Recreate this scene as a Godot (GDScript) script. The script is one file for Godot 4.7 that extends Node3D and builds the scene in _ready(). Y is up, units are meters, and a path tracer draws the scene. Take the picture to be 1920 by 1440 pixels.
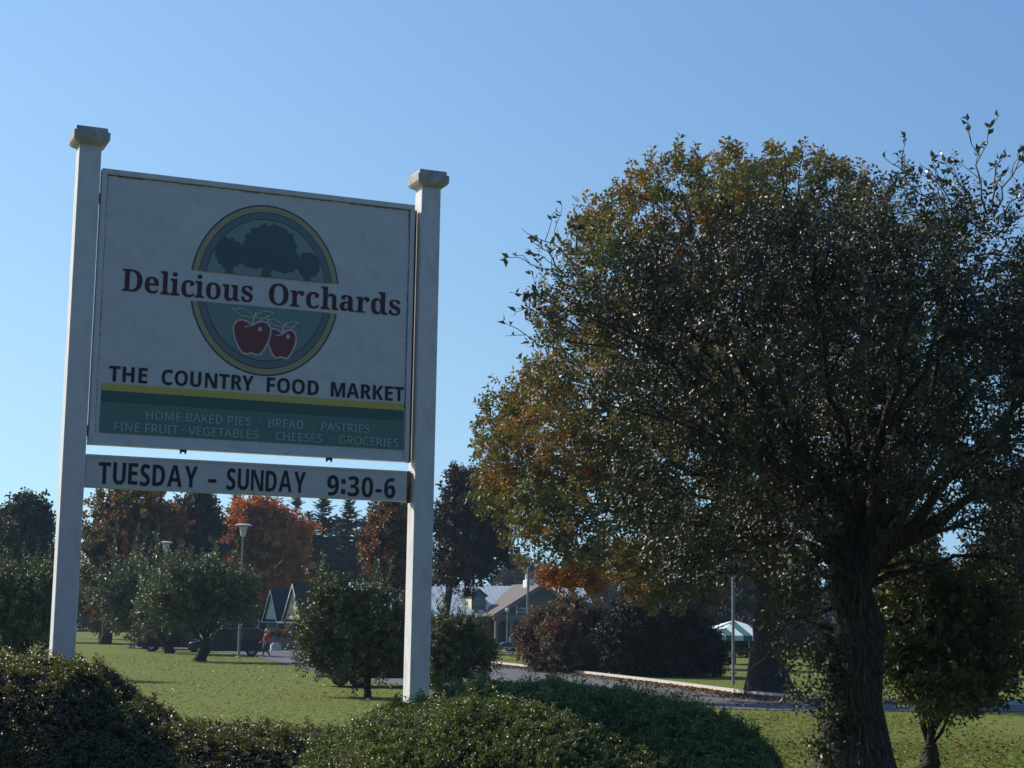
extends Node3D
# A roadside market sign behind hedges, orchard trees, a drive and a market hall beyond, on a clear autumn day.

const FOCAL := 3150.0          # of the photograph, in its own pixels (1920 x 1440)
const HORIZON := 1170.0
const ROLL := 0.0163
const EYE := 2.2
const TURN := 0.40317          # the sign turns its right end 23.1 degrees away
var cam_right: Vector3
var cam_up: Vector3
var cam_ahead: Vector3
var M := {}
var taken := {}
var rng := RandomNumberGenerator.new()

# ------------------------------------------------------------------ geometry helpers
class Builder:
	var v := PackedVector3Array()
	var n := PackedVector3Array()
	var i := PackedInt32Array()
	func tri(a: Vector3, b: Vector3, c: Vector3, hint := Vector3.ZERO) -> void:
		var g := (c - a).cross(b - a)
		if hint != Vector3.ZERO and g.dot(hint) < 0.0:
			var t := b; b = c; c = t; g = -g
		g = g.normalized()
		var k := v.size()
		v.append(a); v.append(b); v.append(c)
		n.append(g); n.append(g); n.append(g)
		i.append(k); i.append(k + 1); i.append(k + 2)
	func quad(a: Vector3, b: Vector3, c: Vector3, d: Vector3, hint := Vector3.ZERO) -> void:
		tri(a, b, c, hint); tri(a, c, d, hint)
	func smooth_tri(a: int, b: int, c: int) -> void:
		var g := (v[c] - v[a]).cross(v[b] - v[a])
		if g.dot(n[a] + n[b] + n[c]) < 0.0:
			i.append(a); i.append(c); i.append(b)
		else:
			i.append(a); i.append(b); i.append(c)
	func box(c: Vector3, s: Vector3, bevel := 0.0) -> void:
		var h := s * 0.5
		if bevel <= 0.0:
			for ax in 3:
				for sg in [-1.0, 1.0]:
					var p := Vector3.ZERO; var q := Vector3.ZERO; var r := Vector3.ZERO
					p[ax] = h[ax] * sg; q[(ax + 1) % 3] = h[(ax + 1) % 3]; r[(ax + 2) % 3] = h[(ax + 2) % 3]
					quad(c + p - q - r, c + p + q - r, c + p + q + r, c + p - q + r, p)
			return
		# chamfered box: rings of a bevelled rectangle stacked in y
		var rings := []
		for lv in [[-h.y, bevel], [-h.y + bevel, 0.0], [h.y - bevel, 0.0], [h.y, bevel]]:
			rings.append([lv[0], h.x - lv[1], h.z - lv[1]])
		stack(c, rings, bevel)
	func stack(c: Vector3, rings: Array, bevel := 0.0) -> void:
		# rectangles [y, half_x, half_z] one above the other, corners cut by bevel
		var prev := []
		for k in rings.size():
			var y: float = rings[k][0]; var hx: float = rings[k][1]; var hz: float = rings[k][2]
			var b: float = min(bevel, min(hx, hz) * 0.5)
			var ring := []
			if bevel > 0.0:
				ring = [Vector3(hx - b, y, hz), Vector3(hx, y, hz - b), Vector3(hx, y, -hz + b), Vector3(hx - b, y, -hz), Vector3(-hx + b, y, -hz), Vector3(-hx, y, -hz + b), Vector3(-hx, y, hz - b), Vector3(-hx + b, y, hz)]
			else:
				ring = [Vector3(hx, y, hz), Vector3(hx, y, -hz), Vector3(-hx, y, -hz), Vector3(-hx, y, hz)]
			for m in ring.size(): ring[m] += c
			if k > 0:
				for m in ring.size():
					var o := (m + 1) % ring.size()
					var mid: Vector3 = (ring[m] + ring[o]) * 0.5 - c; mid.y = 0
					quad(prev[m], prev[o], ring[o], ring[m], mid)
			if k == 0 or k == rings.size() - 1:
				for m in range(1, ring.size() - 1): tri(ring[0], ring[m], ring[m + 1], Vector3(0, -1 if k == 0 else 1, 0))
			prev = ring
	func prism(poly: PackedVector2Array, z0: float, z1: float, off := Vector3.ZERO) -> void:
		# a flat outline in x, y with thickness from z0 to z1
		var idx := Geometry2D.triangulate_polygon(poly)
		for k in range(0, idx.size(), 3):
			var a := poly[idx[k]]; var b := poly[idx[k + 1]]; var c := poly[idx[k + 2]]
			tri(off + Vector3(a.x, a.y, z1), off + Vector3(b.x, b.y, z1), off + Vector3(c.x, c.y, z1), Vector3(0, 0, 1))
			tri(off + Vector3(a.x, a.y, z0), off + Vector3(b.x, b.y, z0), off + Vector3(c.x, c.y, z0), Vector3(0, 0, -1))
		var cw := Geometry2D.is_polygon_clockwise(poly)
		for k in poly.size():
			var a := poly[k]; var b := poly[(k + 1) % poly.size()]
			var d := (b - a); var out := Vector3(d.y, -d.x, 0) * (-1.0 if cw else 1.0)
			quad(off + Vector3(a.x, a.y, z0), off + Vector3(b.x, b.y, z0), off + Vector3(b.x, b.y, z1), off + Vector3(a.x, a.y, z1), out)
	func tube(pts: PackedVector3Array, radii: PackedFloat32Array, sides := 6, closed := true) -> void:
		var base := v.size()
		var side := Vector3.ZERO
		for k in pts.size():
			var d := (pts[min(k + 1, pts.size() - 1)] - pts[max(k - 1, 0)]).normalized()
			if side == Vector3.ZERO:
				side = d.cross(Vector3(0.31, 0.2, 0.93)).normalized()
			side = (side - d * side.dot(d)).normalized()
			var other := d.cross(side)
			for s in sides:
				var a := TAU * s / sides
				var o := side * cos(a) + other * sin(a)
				v.append(pts[k] + o * radii[k]); n.append(o)
		for k in pts.size() - 1:
			for s in sides:
				var a := base + k * sides + s; var b := base + k * sides + (s + 1) % sides
				smooth_tri(a, b, b + sides); smooth_tri(a, b + sides, a + sides)
		if closed:
			for e in [0, pts.size() - 1]:
				var d2: Vector3 = (pts[e] - pts[1 if e == 0 else e - 1])
				for s in range(1, sides - 1):
					tri(v[base + e * sides], v[base + e * sides + s], v[base + e * sides + s + 1], d2)
	func lathe(profile: PackedVector2Array, sides := 16, off := Vector3.ZERO) -> void:
		for k in profile.size() - 1:
			for s in sides:
				var a0 := TAU * s / sides; var a1 := TAU * (s + 1) / sides
				var p := profile[k]; var q := profile[k + 1]
				var d := q - p
				var am := (a0 + a1) * 0.5
				var hint := Vector3(cos(am) * d.y, -d.x, sin(am) * d.y)
				var A := off + Vector3(cos(a0) * p.x, p.y, sin(a0) * p.x); var B := off + Vector3(cos(a1) * p.x, p.y, sin(a1) * p.x)
				var C := off + Vector3(cos(a1) * q.x, q.y, sin(a1) * q.x); var D := off + Vector3(cos(a0) * q.x, q.y, sin(a0) * q.x)
				if p.x > 0.0001: tri(A, B, C, hint)
				if q.x > 0.0001: tri(A, C, D, hint)
	func mesh() -> ArrayMesh:
		var a := []; a.resize(Mesh.ARRAY_MAX)
		a[Mesh.ARRAY_VERTEX] = v; a[Mesh.ARRAY_NORMAL] = n; a[Mesh.ARRAY_INDEX] = i
		var m := ArrayMesh.new(); m.add_surface_from_arrays(Mesh.PRIMITIVE_TRIANGLES, a)
		return m

func lin(r: float, g: float, b: float) -> Color:
	return Color(r, g, b).linear_to_srgb()

func put(called: String, mesh: Mesh, mat: Material, parent: Node = self, at := Vector3.ZERO) -> MeshInstance3D:
	var o := MeshInstance3D.new()
	o.name = numbered(called) if parent == self else called
	o.mesh = mesh; o.material_override = mat; o.position = at
	parent.add_child(o, true)
	return o

func numbered(called: String) -> String:
	var k: int = taken.get(called, -1) + 1
	taken[called] = k
	return called if k == 0 else "%s_%03d" % [called, k]

func tag(o: Node, label: String, category: String, group := "", kind := "") -> Node:
	if label: o.set_meta("label", label)
	if category: o.set_meta("category", category)
	if group: o.set_meta("group", group)
	if kind: o.set_meta("kind", kind)
	return o

func thing(called: String, label: String, category: String, at := Vector3.ZERO, turn := 0.0, group := "") -> Node3D:
	var o := Node3D.new(); o.name = numbered(called); add_child(o)
	o.position = at; o.rotation.y = turn
	tag(o, label, category, group)
	return o

func height_at(_x: float, z: float) -> float:
	return 0.5 * (1.0 - smoothstep(20.0, 38.0, -z))

func ray(x: float, y: float) -> Vector3:
	return cam_ahead + cam_right * ((x - 960.0) / FOCAL) - cam_up * ((y - 720.0) / FOCAL)

func at_depth(x: float, y: float, depth: float) -> Vector3:
	var d := ray(x, y)
	return Vector3(0, EYE, 0) + d * (depth / -d.z)

func on_ground(x: float, y: float) -> Vector3:
	var d := ray(x, y); var t := EYE / -d.y
	for k in 20: t = (EYE - height_at(0, d.z * t)) / -d.y
	return Vector3(0, EYE, 0) + d * t

func below(x: float, y: float, depth: float) -> Vector3:
	var p := at_depth(x, y, depth); p.y = height_at(p.x, p.z)
	return p

# ------------------------------------------------------------------ materials
func grain(side: int, freq: float, ramp: Array, seed_: int, octaves := 5, stretch := Vector2.ONE) -> ImageTexture:
	var f := FastNoiseLite.new(); f.seed = seed_; f.frequency = freq; f.fractal_octaves = octaves; f.noise_type = FastNoiseLite.TYPE_SIMPLEX_SMOOTH
	var im := Image.create(side, side, true, Image.FORMAT_RGB8)
	var g := Gradient.new()
	var offs := PackedFloat32Array(); var cols := PackedColorArray()
	for r in ramp: offs.append(r[0]); cols.append(r[1])
	g.offsets = offs; g.colors = cols
	for y in side:
		for x in side:
			# a torus walk keeps the tile seamless
			var ax := TAU * x / side; var ay := TAU * y / side; var R := side / TAU
			var q := f.get_noise_3d(cos(ax) * R * stretch.x + 37.0 + sin(ay) * R * 0.7 * stretch.y, sin(ax) * R * stretch.x + cos(ay) * R * 0.7 * stretch.y, sin(ay + 0.6) * R * 0.7 * stretch.y)
			im.set_pixel(x, y, g.sample(clampf(q * 0.9 + 0.5, 0.0, 1.0)))
	im.generate_mipmaps()
	return ImageTexture.create_from_image(im)

func mat(color: Color, rough := 0.8, spec := 0.5, metal := 0.0) -> StandardMaterial3D:
	var m := StandardMaterial3D.new()
	m.albedo_color = color; m.roughness = rough; m.metallic_specular = spec; m.metallic = metal
	return m

func textured(tex: Texture2D, scale: float, rough := 0.9, relief: Texture2D = null, relief_cm := 1.0, world := true) -> StandardMaterial3D:
	var m := mat(Color.WHITE, rough, 0.3)
	m.albedo_texture = tex; m.uv1_triplanar = true; m.uv1_world_triplanar = world; m.uv1_scale = Vector3.ONE * scale
	if relief:
		m.heightmap_enabled = true; m.heightmap_texture = relief; m.heightmap_scale = relief_cm
	return m

func leaf_mat(rough: float, through: Color, spec := 0.5) -> StandardMaterial3D:
	var m := mat(Color.WHITE, rough, spec)
	m.vertex_color_use_as_albedo = true
	m.backlight_enabled = true; m.backlight = through
	m.cull_mode = BaseMaterial3D.CULL_DISABLED
	return m

func make_materials() -> void:
	var bark := grain(256, 0.05, [[0.0, lin(.015, .013, .011)], [0.45, lin(.042, .036, .03)], [0.7, lin(.075, .066, .056)], [1.0, lin(.15, .135, .118)]], 3, 5, Vector2(1.6, 0.45))
	var bumps := grain(256, 0.06, [[0.0, Color.BLACK], [1.0, Color.WHITE]], 9, 5)
	M.bark = textured(bark, 1.3, 0.95, bumps, 3.0)
	M.twig = mat(lin(.12, .1, .08), 0.75)
	var turf := grain(512, 0.06, [[0.0, lin(.1, .095, .026)], [0.3, lin(.1, .125, .018)], [0.55, lin(.118, .148, .02)], [0.8, lin(.14, .158, .026)], [1.0, lin(.19, .168, .045)]], 21, 6)
	M.turf = textured(turf, 0.21, 1.0, bumps, 4.0)
	var tar := grain(512, 0.16, [[0.0, lin(.085, .085, .09)], [0.5, lin(.12, .12, .126)], [1.0, lin(.17, .168, .168)]], 33, 6)
	M.asphalt = textured(tar, 0.35, 0.9, bumps, 0.5)
	M.concrete = textured(grain(256, 0.05, [[0.0, lin(.42, .39, .34)], [0.5, lin(.55, .52, .46)], [1.0, lin(.66, .63, .57)]], 5), 0.9, 0.9)
	# sign
	var paint := grain(512, 0.018, [[0.0, lin(.58, .58, .57)], [0.28, lin(.65, .652, .645)], [0.6, lin(.69, .692, .688)], [1.0, lin(.72, .72, .715)]], 41, 6, Vector2(1.3, 0.6))
	M.paint = textured(paint, 0.8, 0.6, bumps, 0.12, false)
	M.face = textured(grain(512, 0.012, [[0.0, lin(.6, .62, .61)], [0.35, lin(.65, .67, .66)], [0.7, lin(.675, .695, .68)], [1.0, lin(.7, .71, .7)]], 44, 6, Vector2(1.0, 1.0)), 1.1, 0.5, bumps, 0.05, false)
	M.grime = textured(grain(256, 0.05, [[0.0, lin(.1, .1, .09)], [0.5, lin(.22, .215, .2)], [1.0, lin(.36, .35, .33)]], 45, 5, Vector2(1.5, 0.4)), 1.6, 0.9, null, 0, false)
	M.rusty = textured(grain(256, 0.05, [[0.0, lin(.1, .06, .04)], [0.5, lin(.2, .13, .09)], [1.0, lin(.42, .36, .3)]], 46, 5, Vector2(1.6, 0.3)), 1.6, 0.9, null, 0, false)
	M.cap = textured(grain(256, 0.04, [[0.0, lin(.32, .3, .285)], [0.35, lin(.42, .41, .395)], [0.7, lin(.49, .48, .465)], [1.0, lin(.56, .55, .535)]], 47, 5), 1.2, 0.85, null, 0, false)
	M.hours = mat(lin(.62, .63, .62), 0.45)
	M.ochre = mat(lin(.42, .39, .22), 0.6)
	M.ring = mat(lin(.16, .225, .225), 0.6)
	M.field = mat(lin(.25, .34, .315), 0.6)
	M.lower_field = mat(lin(.19, .3, .265), 0.6)
	M.outline = mat(lin(.06, .075, .07), 0.6)
	M.emblem_tree = mat(lin(.085, .145, .145), 0.6)
	M.apple_red = mat(lin(.22, .075, .075), 0.55)
	M.apple_line = mat(lin(.62, .58, .56), 0.6)
	M.maroon = mat(lin(.08, .032, .042), 0.6)
	M.black = mat(lin(.028, .028, .032), 0.55)
	M.yellow = mat(lin(.6, .5, .13), 0.6)
	M.dark_green = mat(lin(.07, .15, .13), 0.6)
	M.green = mat(lin(.12, .25, .21), 0.6)
	M.pale_letters = mat(lin(.46, .53, .5), 0.6)
	# leaves
	M.leaf_gloss = leaf_mat(0.46, Color(.45, .52, .17), 0.5)
	M.leaf = leaf_mat(0.5, Color(.8, .76, .26), 0.4)
	M.leaf_autumn = leaf_mat(0.55, Color(.85, .6, .25), 0.35)
	M.needle = leaf_mat(0.55, Color(.15, .2, .1), 0.35)
	M.hedge_leaf = leaf_mat(0.4, Color(.72, .76, .3), 0.5)
	M.core = mat(lin(.085, .07, .052), 1.0, 0.2)
	# buildings and things
	M.metal_roof = textured(grain(256, 0.03, [[0.0, lin(.46, .5, .49)], [0.5, lin(.56, .6, .59)], [1.0, lin(.64, .67, .66)]], 51), 0.2, 0.55)
	M.shingle = textured(grain(256, 0.2, [[0.0, lin(.1, .09, .085)], [0.5, lin(.16, .145, .138)], [1.0, lin(.22, .2, .19)]], 52), 0.5, 0.95)
	M.slate = textured(grain(256, 0.2, [[0.0, lin(.04, .037, .037)], [0.5, lin(.06, .056, .056)], [1.0, lin(.08, .075, .073)]], 53), 0.5, 1.0)
	M.clapboard = mat(lin(.62, .56, .36), 0.8)
	M.green_wall = mat(lin(.12, .15, .15), 0.85)
	M.trim = mat(lin(.7, .71, .7), 0.6)
	M.beam = mat(lin(.2, .19, .185), 0.85)
	M.dark_wood = mat(lin(.16, .14, .125), 0.85)
	M.pane = mat(lin(.02, .025, .03), 0.08, 0.8)
	M.teal = mat(lin(.08, .26, .3), 0.7)
	M.galvanised = mat(lin(.24, .24, .245), 0.55, 0.5, 0.3)
	M.lamp_metal = mat(lin(.45, .45, .43), 0.5)
	M.lamp_glass = mat(lin(.6, .6, .56), 0.3)
	M.tyre = mat(lin(.02, .02, .02), 0.9)
	M.rim = mat(lin(.4, .4, .42), 0.35, 0.5, 0.8)
	M.red_lamp = mat(lin(.35, .02, .02), 0.25)
	M.clear_lamp = mat(lin(.7, .7, .7), 0.15)
	M.white_cloth = mat(lin(.75, .75, .73), 0.8)
	M.green_cloth = mat(lin(.03, .17, .13), 0.8)
	M.table_wood = mat(lin(.24, .17, .11), 0.85)
	M.skin = mat(lin(.42, .25, .17), 0.6)
	M.hair = mat(lin(.5, .47, .43), 0.7)
	M.red_jacket = mat(lin(.33, .05, .04), 0.8)
	M.charcoal = mat(lin(.045, .045, .055), 0.85)
	M.shoe = mat(lin(.5, .48, .45), 0.7)

# ------------------------------------------------------------------ leaves and crowns
func add_leaf(b: Builder, base: Vector3, along: Vector3, face: Vector3, length: float, width: float, fold := 0.25, curl := 0.12) -> void:
	along = along.normalized()
	var side := along.cross(face).normalized()
	var up := side.cross(along).normalized()
	var mid := base + along * length * 0.5 + up * length * curl
	var l := base + along * length * 0.45 + side * width * 0.5 + up * (length * curl + width * fold)
	var r := base + along * length * 0.45 - side * width * 0.5 + up * (length * curl + width * fold)
	var tip := base + along * length
	b.tri(base, l, mid, up); b.tri(l, tip, mid, up); b.tri(base, mid, r, up); b.tri(mid, tip, r, up)

func sprig(leaves: int, reach: float, length: float, width: float, spread: float, seed_: int, stem := true) -> ArrayMesh:
	# leaves round a short shoot that grows along +y
	var r := RandomNumberGenerator.new(); r.seed = seed_
	var b := Builder.new()
	if stem:
		b.tube(PackedVector3Array([Vector3.ZERO, Vector3(0.02, 0.5, 0.03) * reach, Vector3(0.0, 0.97, 0.0) * reach]), PackedFloat32Array([length * .04, length * .03, length * .015]), 3, false)
	for k in leaves:
		var a := k * 2.4 + r.randf() * 0.8
		var h := (k + 0.5) / leaves
		var out := Vector3(cos(a), 0, sin(a))
		var d := (out * spread + Vector3.UP * r.randf_range(0.05, 0.9) + Vector3(r.randf() - .5, r.randf() - .5, r.randf() - .5) * 0.5).normalized()
		var face := (Vector3.UP * 1.0 - out * 0.3 + Vector3(r.randf() - .5, r.randf() - .5, r.randf() - .5) * 1.4).normalized()
		var s := r.randf_range(0.7, 1.15)
		add_leaf(b, Vector3(0, h * reach, 0) + out * length * 0.15, d, face, length * s, width * s, r.randf_range(.05, .35), r.randf_range(-.1, .2))
	return b.mesh()

func spray(count: int, reach: float, needle: float, seed_: int) -> ArrayMesh:
	# a flat drooping conifer branch along +y
	var r := RandomNumberGenerator.new(); r.seed = seed_
	var b := Builder.new()
	b.tube(PackedVector3Array([Vector3.ZERO, Vector3(0, reach, 0)]), PackedFloat32Array([.03, .008]), 3, false)
	for k in count:
		var h := 0.1 + 0.9 * k / count
		var w := needle * (1.15 - h * 0.8) * r.randf_range(.6, 1.2)
		for s in [-1.0, 1.0]:
			var p := Vector3(0, h * reach, 0)
			var d := Vector3(s * r.randf_range(.7, 1.0), r.randf_range(.4, .8), r.randf_range(-.45, .25)).normalized()
			add_leaf(b, p, d, Vector3(0, 0, 1), w, w * 0.45, 0.1, 0.0)
	return b.mesh()

func instances(called: String, parent: Node, mesh: Mesh, material: Material, frames: Array, colors: PackedColorArray) -> MultiMeshInstance3D:
	var mm := MultiMesh.new()
	mm.transform_format = MultiMesh.TRANSFORM_3D; mm.use_colors = true; mm.mesh = mesh
	mm.instance_count = frames.size()
	var buf := PackedFloat32Array(); buf.resize(frames.size() * 16)
	for k in frames.size():
		var t: Transform3D = frames[k]; var c := colors[k]; var o := k * 16
		buf[o] = t.basis.x.x; buf[o + 1] = t.basis.y.x; buf[o + 2] = t.basis.z.x; buf[o + 3] = t.origin.x
		buf[o + 4] = t.basis.x.y; buf[o + 5] = t.basis.y.y; buf[o + 6] = t.basis.z.y; buf[o + 7] = t.origin.y
		buf[o + 8] = t.basis.x.z; buf[o + 9] = t.basis.y.z; buf[o + 10] = t.basis.z.z; buf[o + 11] = t.origin.z
		buf[o + 12] = c.r; buf[o + 13] = c.g; buf[o + 14] = c.b; buf[o + 15] = 1.0
	mm.buffer = buf
	var o2 := MultiMeshInstance3D.new()
	o2.multimesh = mm; o2.material_override = material
	o2.name = numbered(called) if parent == self else called
	parent.add_child(o2, true)
	return o2

func frame_for(up: Vector3, spin: float, size: float, at: Vector3) -> Transform3D:
	up = up.normalized()
	var side := up.cross(Vector3(0.3, 0.1, 0.9) if absf(up.y) > 0.9 else Vector3.UP).normalized()
	var b := Basis(side, up, side.cross(up)).rotated(up, spin)
	return Transform3D(b.scaled(Vector3.ONE * size), at)

func random_dir(r: RandomNumberGenerator) -> Vector3:
	var z := r.randf_range(-1, 1); var a := r.randf() * TAU; var s := sqrt(1 - z * z)
	return Vector3(s * cos(a), z, s * sin(a))

func tint(palette: Array, r: RandomNumberGenerator, bias := -1.0) -> Color:
	var u := r.randf() if bias < 0.0 else clampf(bias + r.randf_range(-.3, .3), 0.0, 0.999)
	var c: Color = palette[int(u * palette.size()) % palette.size()]
	var s := r.randf_range(0.7, 1.3)
	return Color(c.r * s * r.randf_range(.92, 1.08), c.g * s, c.b * s * r.randf_range(.9, 1.1))

# lobes: [centre, radius] in metres from the tree's own base; palette: linear colours
func crown(called: String, parent: Node, lobes: Array, count: int, mesh: Mesh, material: Material, palette: Array, size: Vector2, r: RandomNumberGenerator, open := 0.28, upward := 0.35) -> MultiMeshInstance3D:
	var total := 0.0
	for l in lobes: total += l[1] * l[1]
	var noise := FastNoiseLite.new(); noise.seed = r.randi() % 9999; noise.frequency = 1.0
	var frames := []; var colors := PackedColorArray()
	for l in lobes:
		var c: Vector3 = l[0]; var rad: float = l[1]
		var bias := r.randf()
		for k in int(count * rad * rad / total):
			var d := random_dir(r)
			var bump := 1.0 + 0.75 * noise.get_noise_3dv(d * 1.9 + c * 0.7) + 0.3 * noise.get_noise_3dv(d * 5.0 + c)
			if r.randf() < 0.07: bump *= r.randf_range(1.05, 1.4)
			var p := c + d * rad * bump * pow(r.randf(), 0.42) * Vector3(1, .9, 1)
			if noise.get_noise_3dv(p * (1.5 / rad)) < -open: continue
			var deep := false
			for o in lobes:
				if o != l and p.distance_squared_to(o[0]) < o[1] * o[1] * 0.2:
					deep = true; break
			if deep and r.randf() < 0.6: continue
			frames.append(frame_for(d * 0.75 + random_dir(r) * 0.7 + Vector3.UP * upward, r.randf() * TAU, r.randf_range(size.x, size.y), p))
			colors.append(tint(palette, r, bias))
	var o2 := instances(called, parent, mesh, material, frames, colors)
	o2.set_meta("kind", "stuff")
	return o2

func limb_path(a: Vector3, c: Vector3, r: RandomNumberGenerator, wander: float, steps := 6, sag := 0.0) -> PackedVector3Array:
	var pts := PackedVector3Array()
	var len := a.distance_to(c)
	for k in steps + 1:
		var t := float(k) / steps
		var p := a.lerp(c, t)
		p.y += sin(t * PI) * len * (0.1 - sag)
		if k > 0 and k < steps: p += random_dir(r) * len * wander
		pts.append(p)
	return pts

func taper(n: int, r0: float, r1: float) -> PackedFloat32Array:
	var o := PackedFloat32Array()
	for k in n: o.append(lerpf(r0, r1, pow(float(k) / (n - 1), 0.8)))
	return o

# a broadleaf tree: trunk with root flare, limbs to its lobes, a crown of leafy shoots
func broadleaf(called: String, label: String, base: Vector3, girth: float, fork: Vector3, lobes: Array, count: int, mesh: Mesh, material: Material, palette: Array, size: Vector2, seed_: int, bark: Material, limbs := true, group := "", category := "tree", open := 0.28, knobs := 4, spikes := 0) -> Node3D:
	var r := RandomNumberGenerator.new(); r.seed = seed_
	var t := thing(called, label, category, base, 0.0, group)
	var b := Builder.new()
	var pts := PackedVector3Array(); var rad := PackedFloat32Array()
	for k in 8:
		var u := k / 7.0
		pts.append(Vector3(0, -0.15, 0).lerp(fork, u) + (random_dir(r) * girth * 0.35 if k > 0 and k < 7 else Vector3.ZERO))
		rad.append(girth * (1.0 + 0.75 * exp(-u * 6.0)) * lerpf(1.0, 0.72, u))
	b.tube(pts, rad, 12)
	put("trunk", b.mesh(), bark, t)
	var joined := Builder.new()
	for l in lobes:
		var c: Vector3 = l[0]
		var start := fork.lerp(Vector3(fork.x * .8, fork.y * 0.75, fork.z * .8), r.randf() * 0.6)
		var path := limb_path(start, c, r, 0.05)
		var thick: float = clampf(l[1] * 0.085, girth * 0.14, girth * 0.6)
		var lb := Builder.new() if limbs else joined
		lb.tube(path, taper(path.size(), thick, thick * 0.25), 6)
		for k in (5 if limbs else 2):
			var p2 := limb_path(path[4 + k % 3] if path.size() > 6 else c, c + random_dir(r) * l[1] * 0.85, r, 0.07, 4)
			lb.tube(p2, taper(p2.size(), thick * 0.32, thick * 0.07), 4)
		if limbs: put("limb", lb.mesh(), bark, t)
	if not limbs: put("limbs", joined.mesh(), bark, t)
	crown("crown", t, knobbly(lobes, knobs, r), count, mesh, material, palette, size, r, open)
	if spikes > 0:
		var fr := []; var co := PackedColorArray()
		for k in spikes:
			var l: Array = lobes[r.randi() % lobes.size()]
			var d := (random_dir(r) + Vector3(0, .55, 0)).normalized()
			var p: Vector3 = l[0] + d * l[1] * .95
			var grow := (d * .5 + Vector3(0, .8, 0) + random_dir(r) * .4).normalized()
			var s := r.randf_range(size.x, size.y)
			for m in r.randi_range(3, 6):
				fr.append(frame_for(grow + random_dir(r) * .3, r.randf() * TAU, s * (1.0 - m * .08), p)); co.append(tint(palette, r))
				p += grow * s * mesh.get_aabb().size.y * .62; grow = (grow + random_dir(r) * .18 + Vector3(0, .06, 0)).normalized()
		instances("long_shoots", t, mesh, material, fr, co).set_meta("kind", "stuff")
	return t

func knobbly(lobes: Array, n: int, r: RandomNumberGenerator) -> Array:
	# smaller tufts stand out from every lobe, mostly upwards
	var out := lobes.duplicate()
	for l in lobes:
		for k in n:
			var d := (random_dir(r) + Vector3(0, .45, 0)).normalized()
			out.append([l[0] + d * l[1] * r.randf_range(.9, 1.22), l[1] * r.randf_range(.16, .36)])
	return out

func px_lobes(list: Array, base: Vector3, depth: float, jitter: float, seed_: int) -> Array:
	var r := RandomNumberGenerator.new(); r.seed = seed_
	var out := []
	for l in list:
		var d = depth + (l[3] if l.size() > 3 else r.randf_range(-jitter, jitter))
		out.append([at_depth(l[0], l[1], d) - base, l[2] * depth / FOCAL])
	return out

func auto_lobes(x0: float, y0: float, x1: float, y1: float, n: int, rad: float, base: Vector3, depth: float, seed_: int) -> Array:
	var r := RandomNumberGenerator.new(); r.seed = seed_
	var c := at_depth((x0 + x1) / 2, (y0 + y1) / 2, depth) - base
	var R := rad * depth / FOCAL
	var w := (x1 - x0) * 0.5 * depth / FOCAL - R * 0.9; var h := (y1 - y0) * 0.5 * depth / FOCAL - R * 0.85
	var out := []
	for k in n:
		var y := 1.0 - 2.0 * (k + 0.5) / n
		var a := k * 2.4 + r.randf()
		var s := sqrt(1 - y * y) if y > 0 else 1.0 - 0.35 * y * y
		var f := r.randf_range(.7, 1.0)
		out.append([c + Vector3(cos(a) * s * w * f, y * h, sin(a) * s * w * f), R * r.randf_range(.8, 1.2)])
	out.append([c, max(w, R)])
	return out

func conifer(label: String, base: Vector3, tall: float, wide: float, mesh: Mesh, seed_: int) -> void:
	var r := RandomNumberGenerator.new(); r.seed = seed_
	var t := thing("spruce_tree", label, "tree", base, 0.0, "spruces behind the market")
	var b := Builder.new()
	b.tube(PackedVector3Array([Vector3(0, -.2, 0), Vector3(0, tall * .5, 0), Vector3(0, tall, 0)]), PackedFloat32Array([tall * .016, tall * .01, 0.02]), 7)
	put("trunk", b.mesh(), M.bark, t)
	var frames := []; var colors := PackedColorArray()
	var y := tall * 0.08
	while y < tall * 0.985:
		var u := y / tall
		var reach := wide * pow(1.0 - u, 0.7) * r.randf_range(.6, 1.25) + 0.45
		var n := 7 if u < .7 else 5
		var a0 := r.randf() * TAU
		for k in n:
			if r.randf() < 0.22: continue
			var a := a0 + TAU * k / n + r.randf_range(-.3, .3)
			var d := Vector3(cos(a), lerpf(-0.28, 0.55, u * u), sin(a)).normalized()
			var side := d.cross(Vector3.UP).normalized()
			var s := reach * r.randf_range(.75, 1.2)
			frames.append(Transform3D(Basis(side * s * 1.05, d * s, side.cross(d) * s), Vector3(0, y + r.randf_range(-.15, .15), 0)))
			colors.append(tint([Color(.03, .048, .034), Color(.04, .06, .04), Color(.05, .064, .036)], r))
		y += lerpf(0.42, 0.24, u) * tall / 18.0
	instances("crown", t, mesh, M.needle, frames, colors).set_meta("kind", "stuff")

# ------------------------------------------------------------------ the sign
func word(called: String, text: String, font: Font, u0: float, u1: float, v0: float, cap: float, z: float, material: Material, parent: Node, lead := "") -> void:
	var t := TextMesh.new()
	t.text = text; t.font = font; t.font_size = 64; t.pixel_size = 0.01; t.depth = 0.03; t.curve_step = 0.6
	t.horizontal_alignment = HORIZONTAL_ALIGNMENT_LEFT; t.vertical_alignment = VERTICAL_ALIGNMENT_BOTTOM
	var box := t.get_aabb()
	# the height of a capital sets the vertical scale
	var ref := TextMesh.new(); ref.text = lead if lead else "H"; ref.font = font; ref.font_size = 64; ref.pixel_size = 0.01; ref.depth = 0.03; ref.vertical_alignment = VERTICAL_ALIGNMENT_BOTTOM
	var rb := ref.get_aabb()
	var sx := (u1 - u0) / box.size.x; var sy := cap / rb.size.y
	var o := put(called, t, material, parent)
	o.scale = Vector3(sx, sy, 0.2)
	o.position = Vector3(u0 - box.position.x * sx, v0 - rb.position.y * sy, z)

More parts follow.
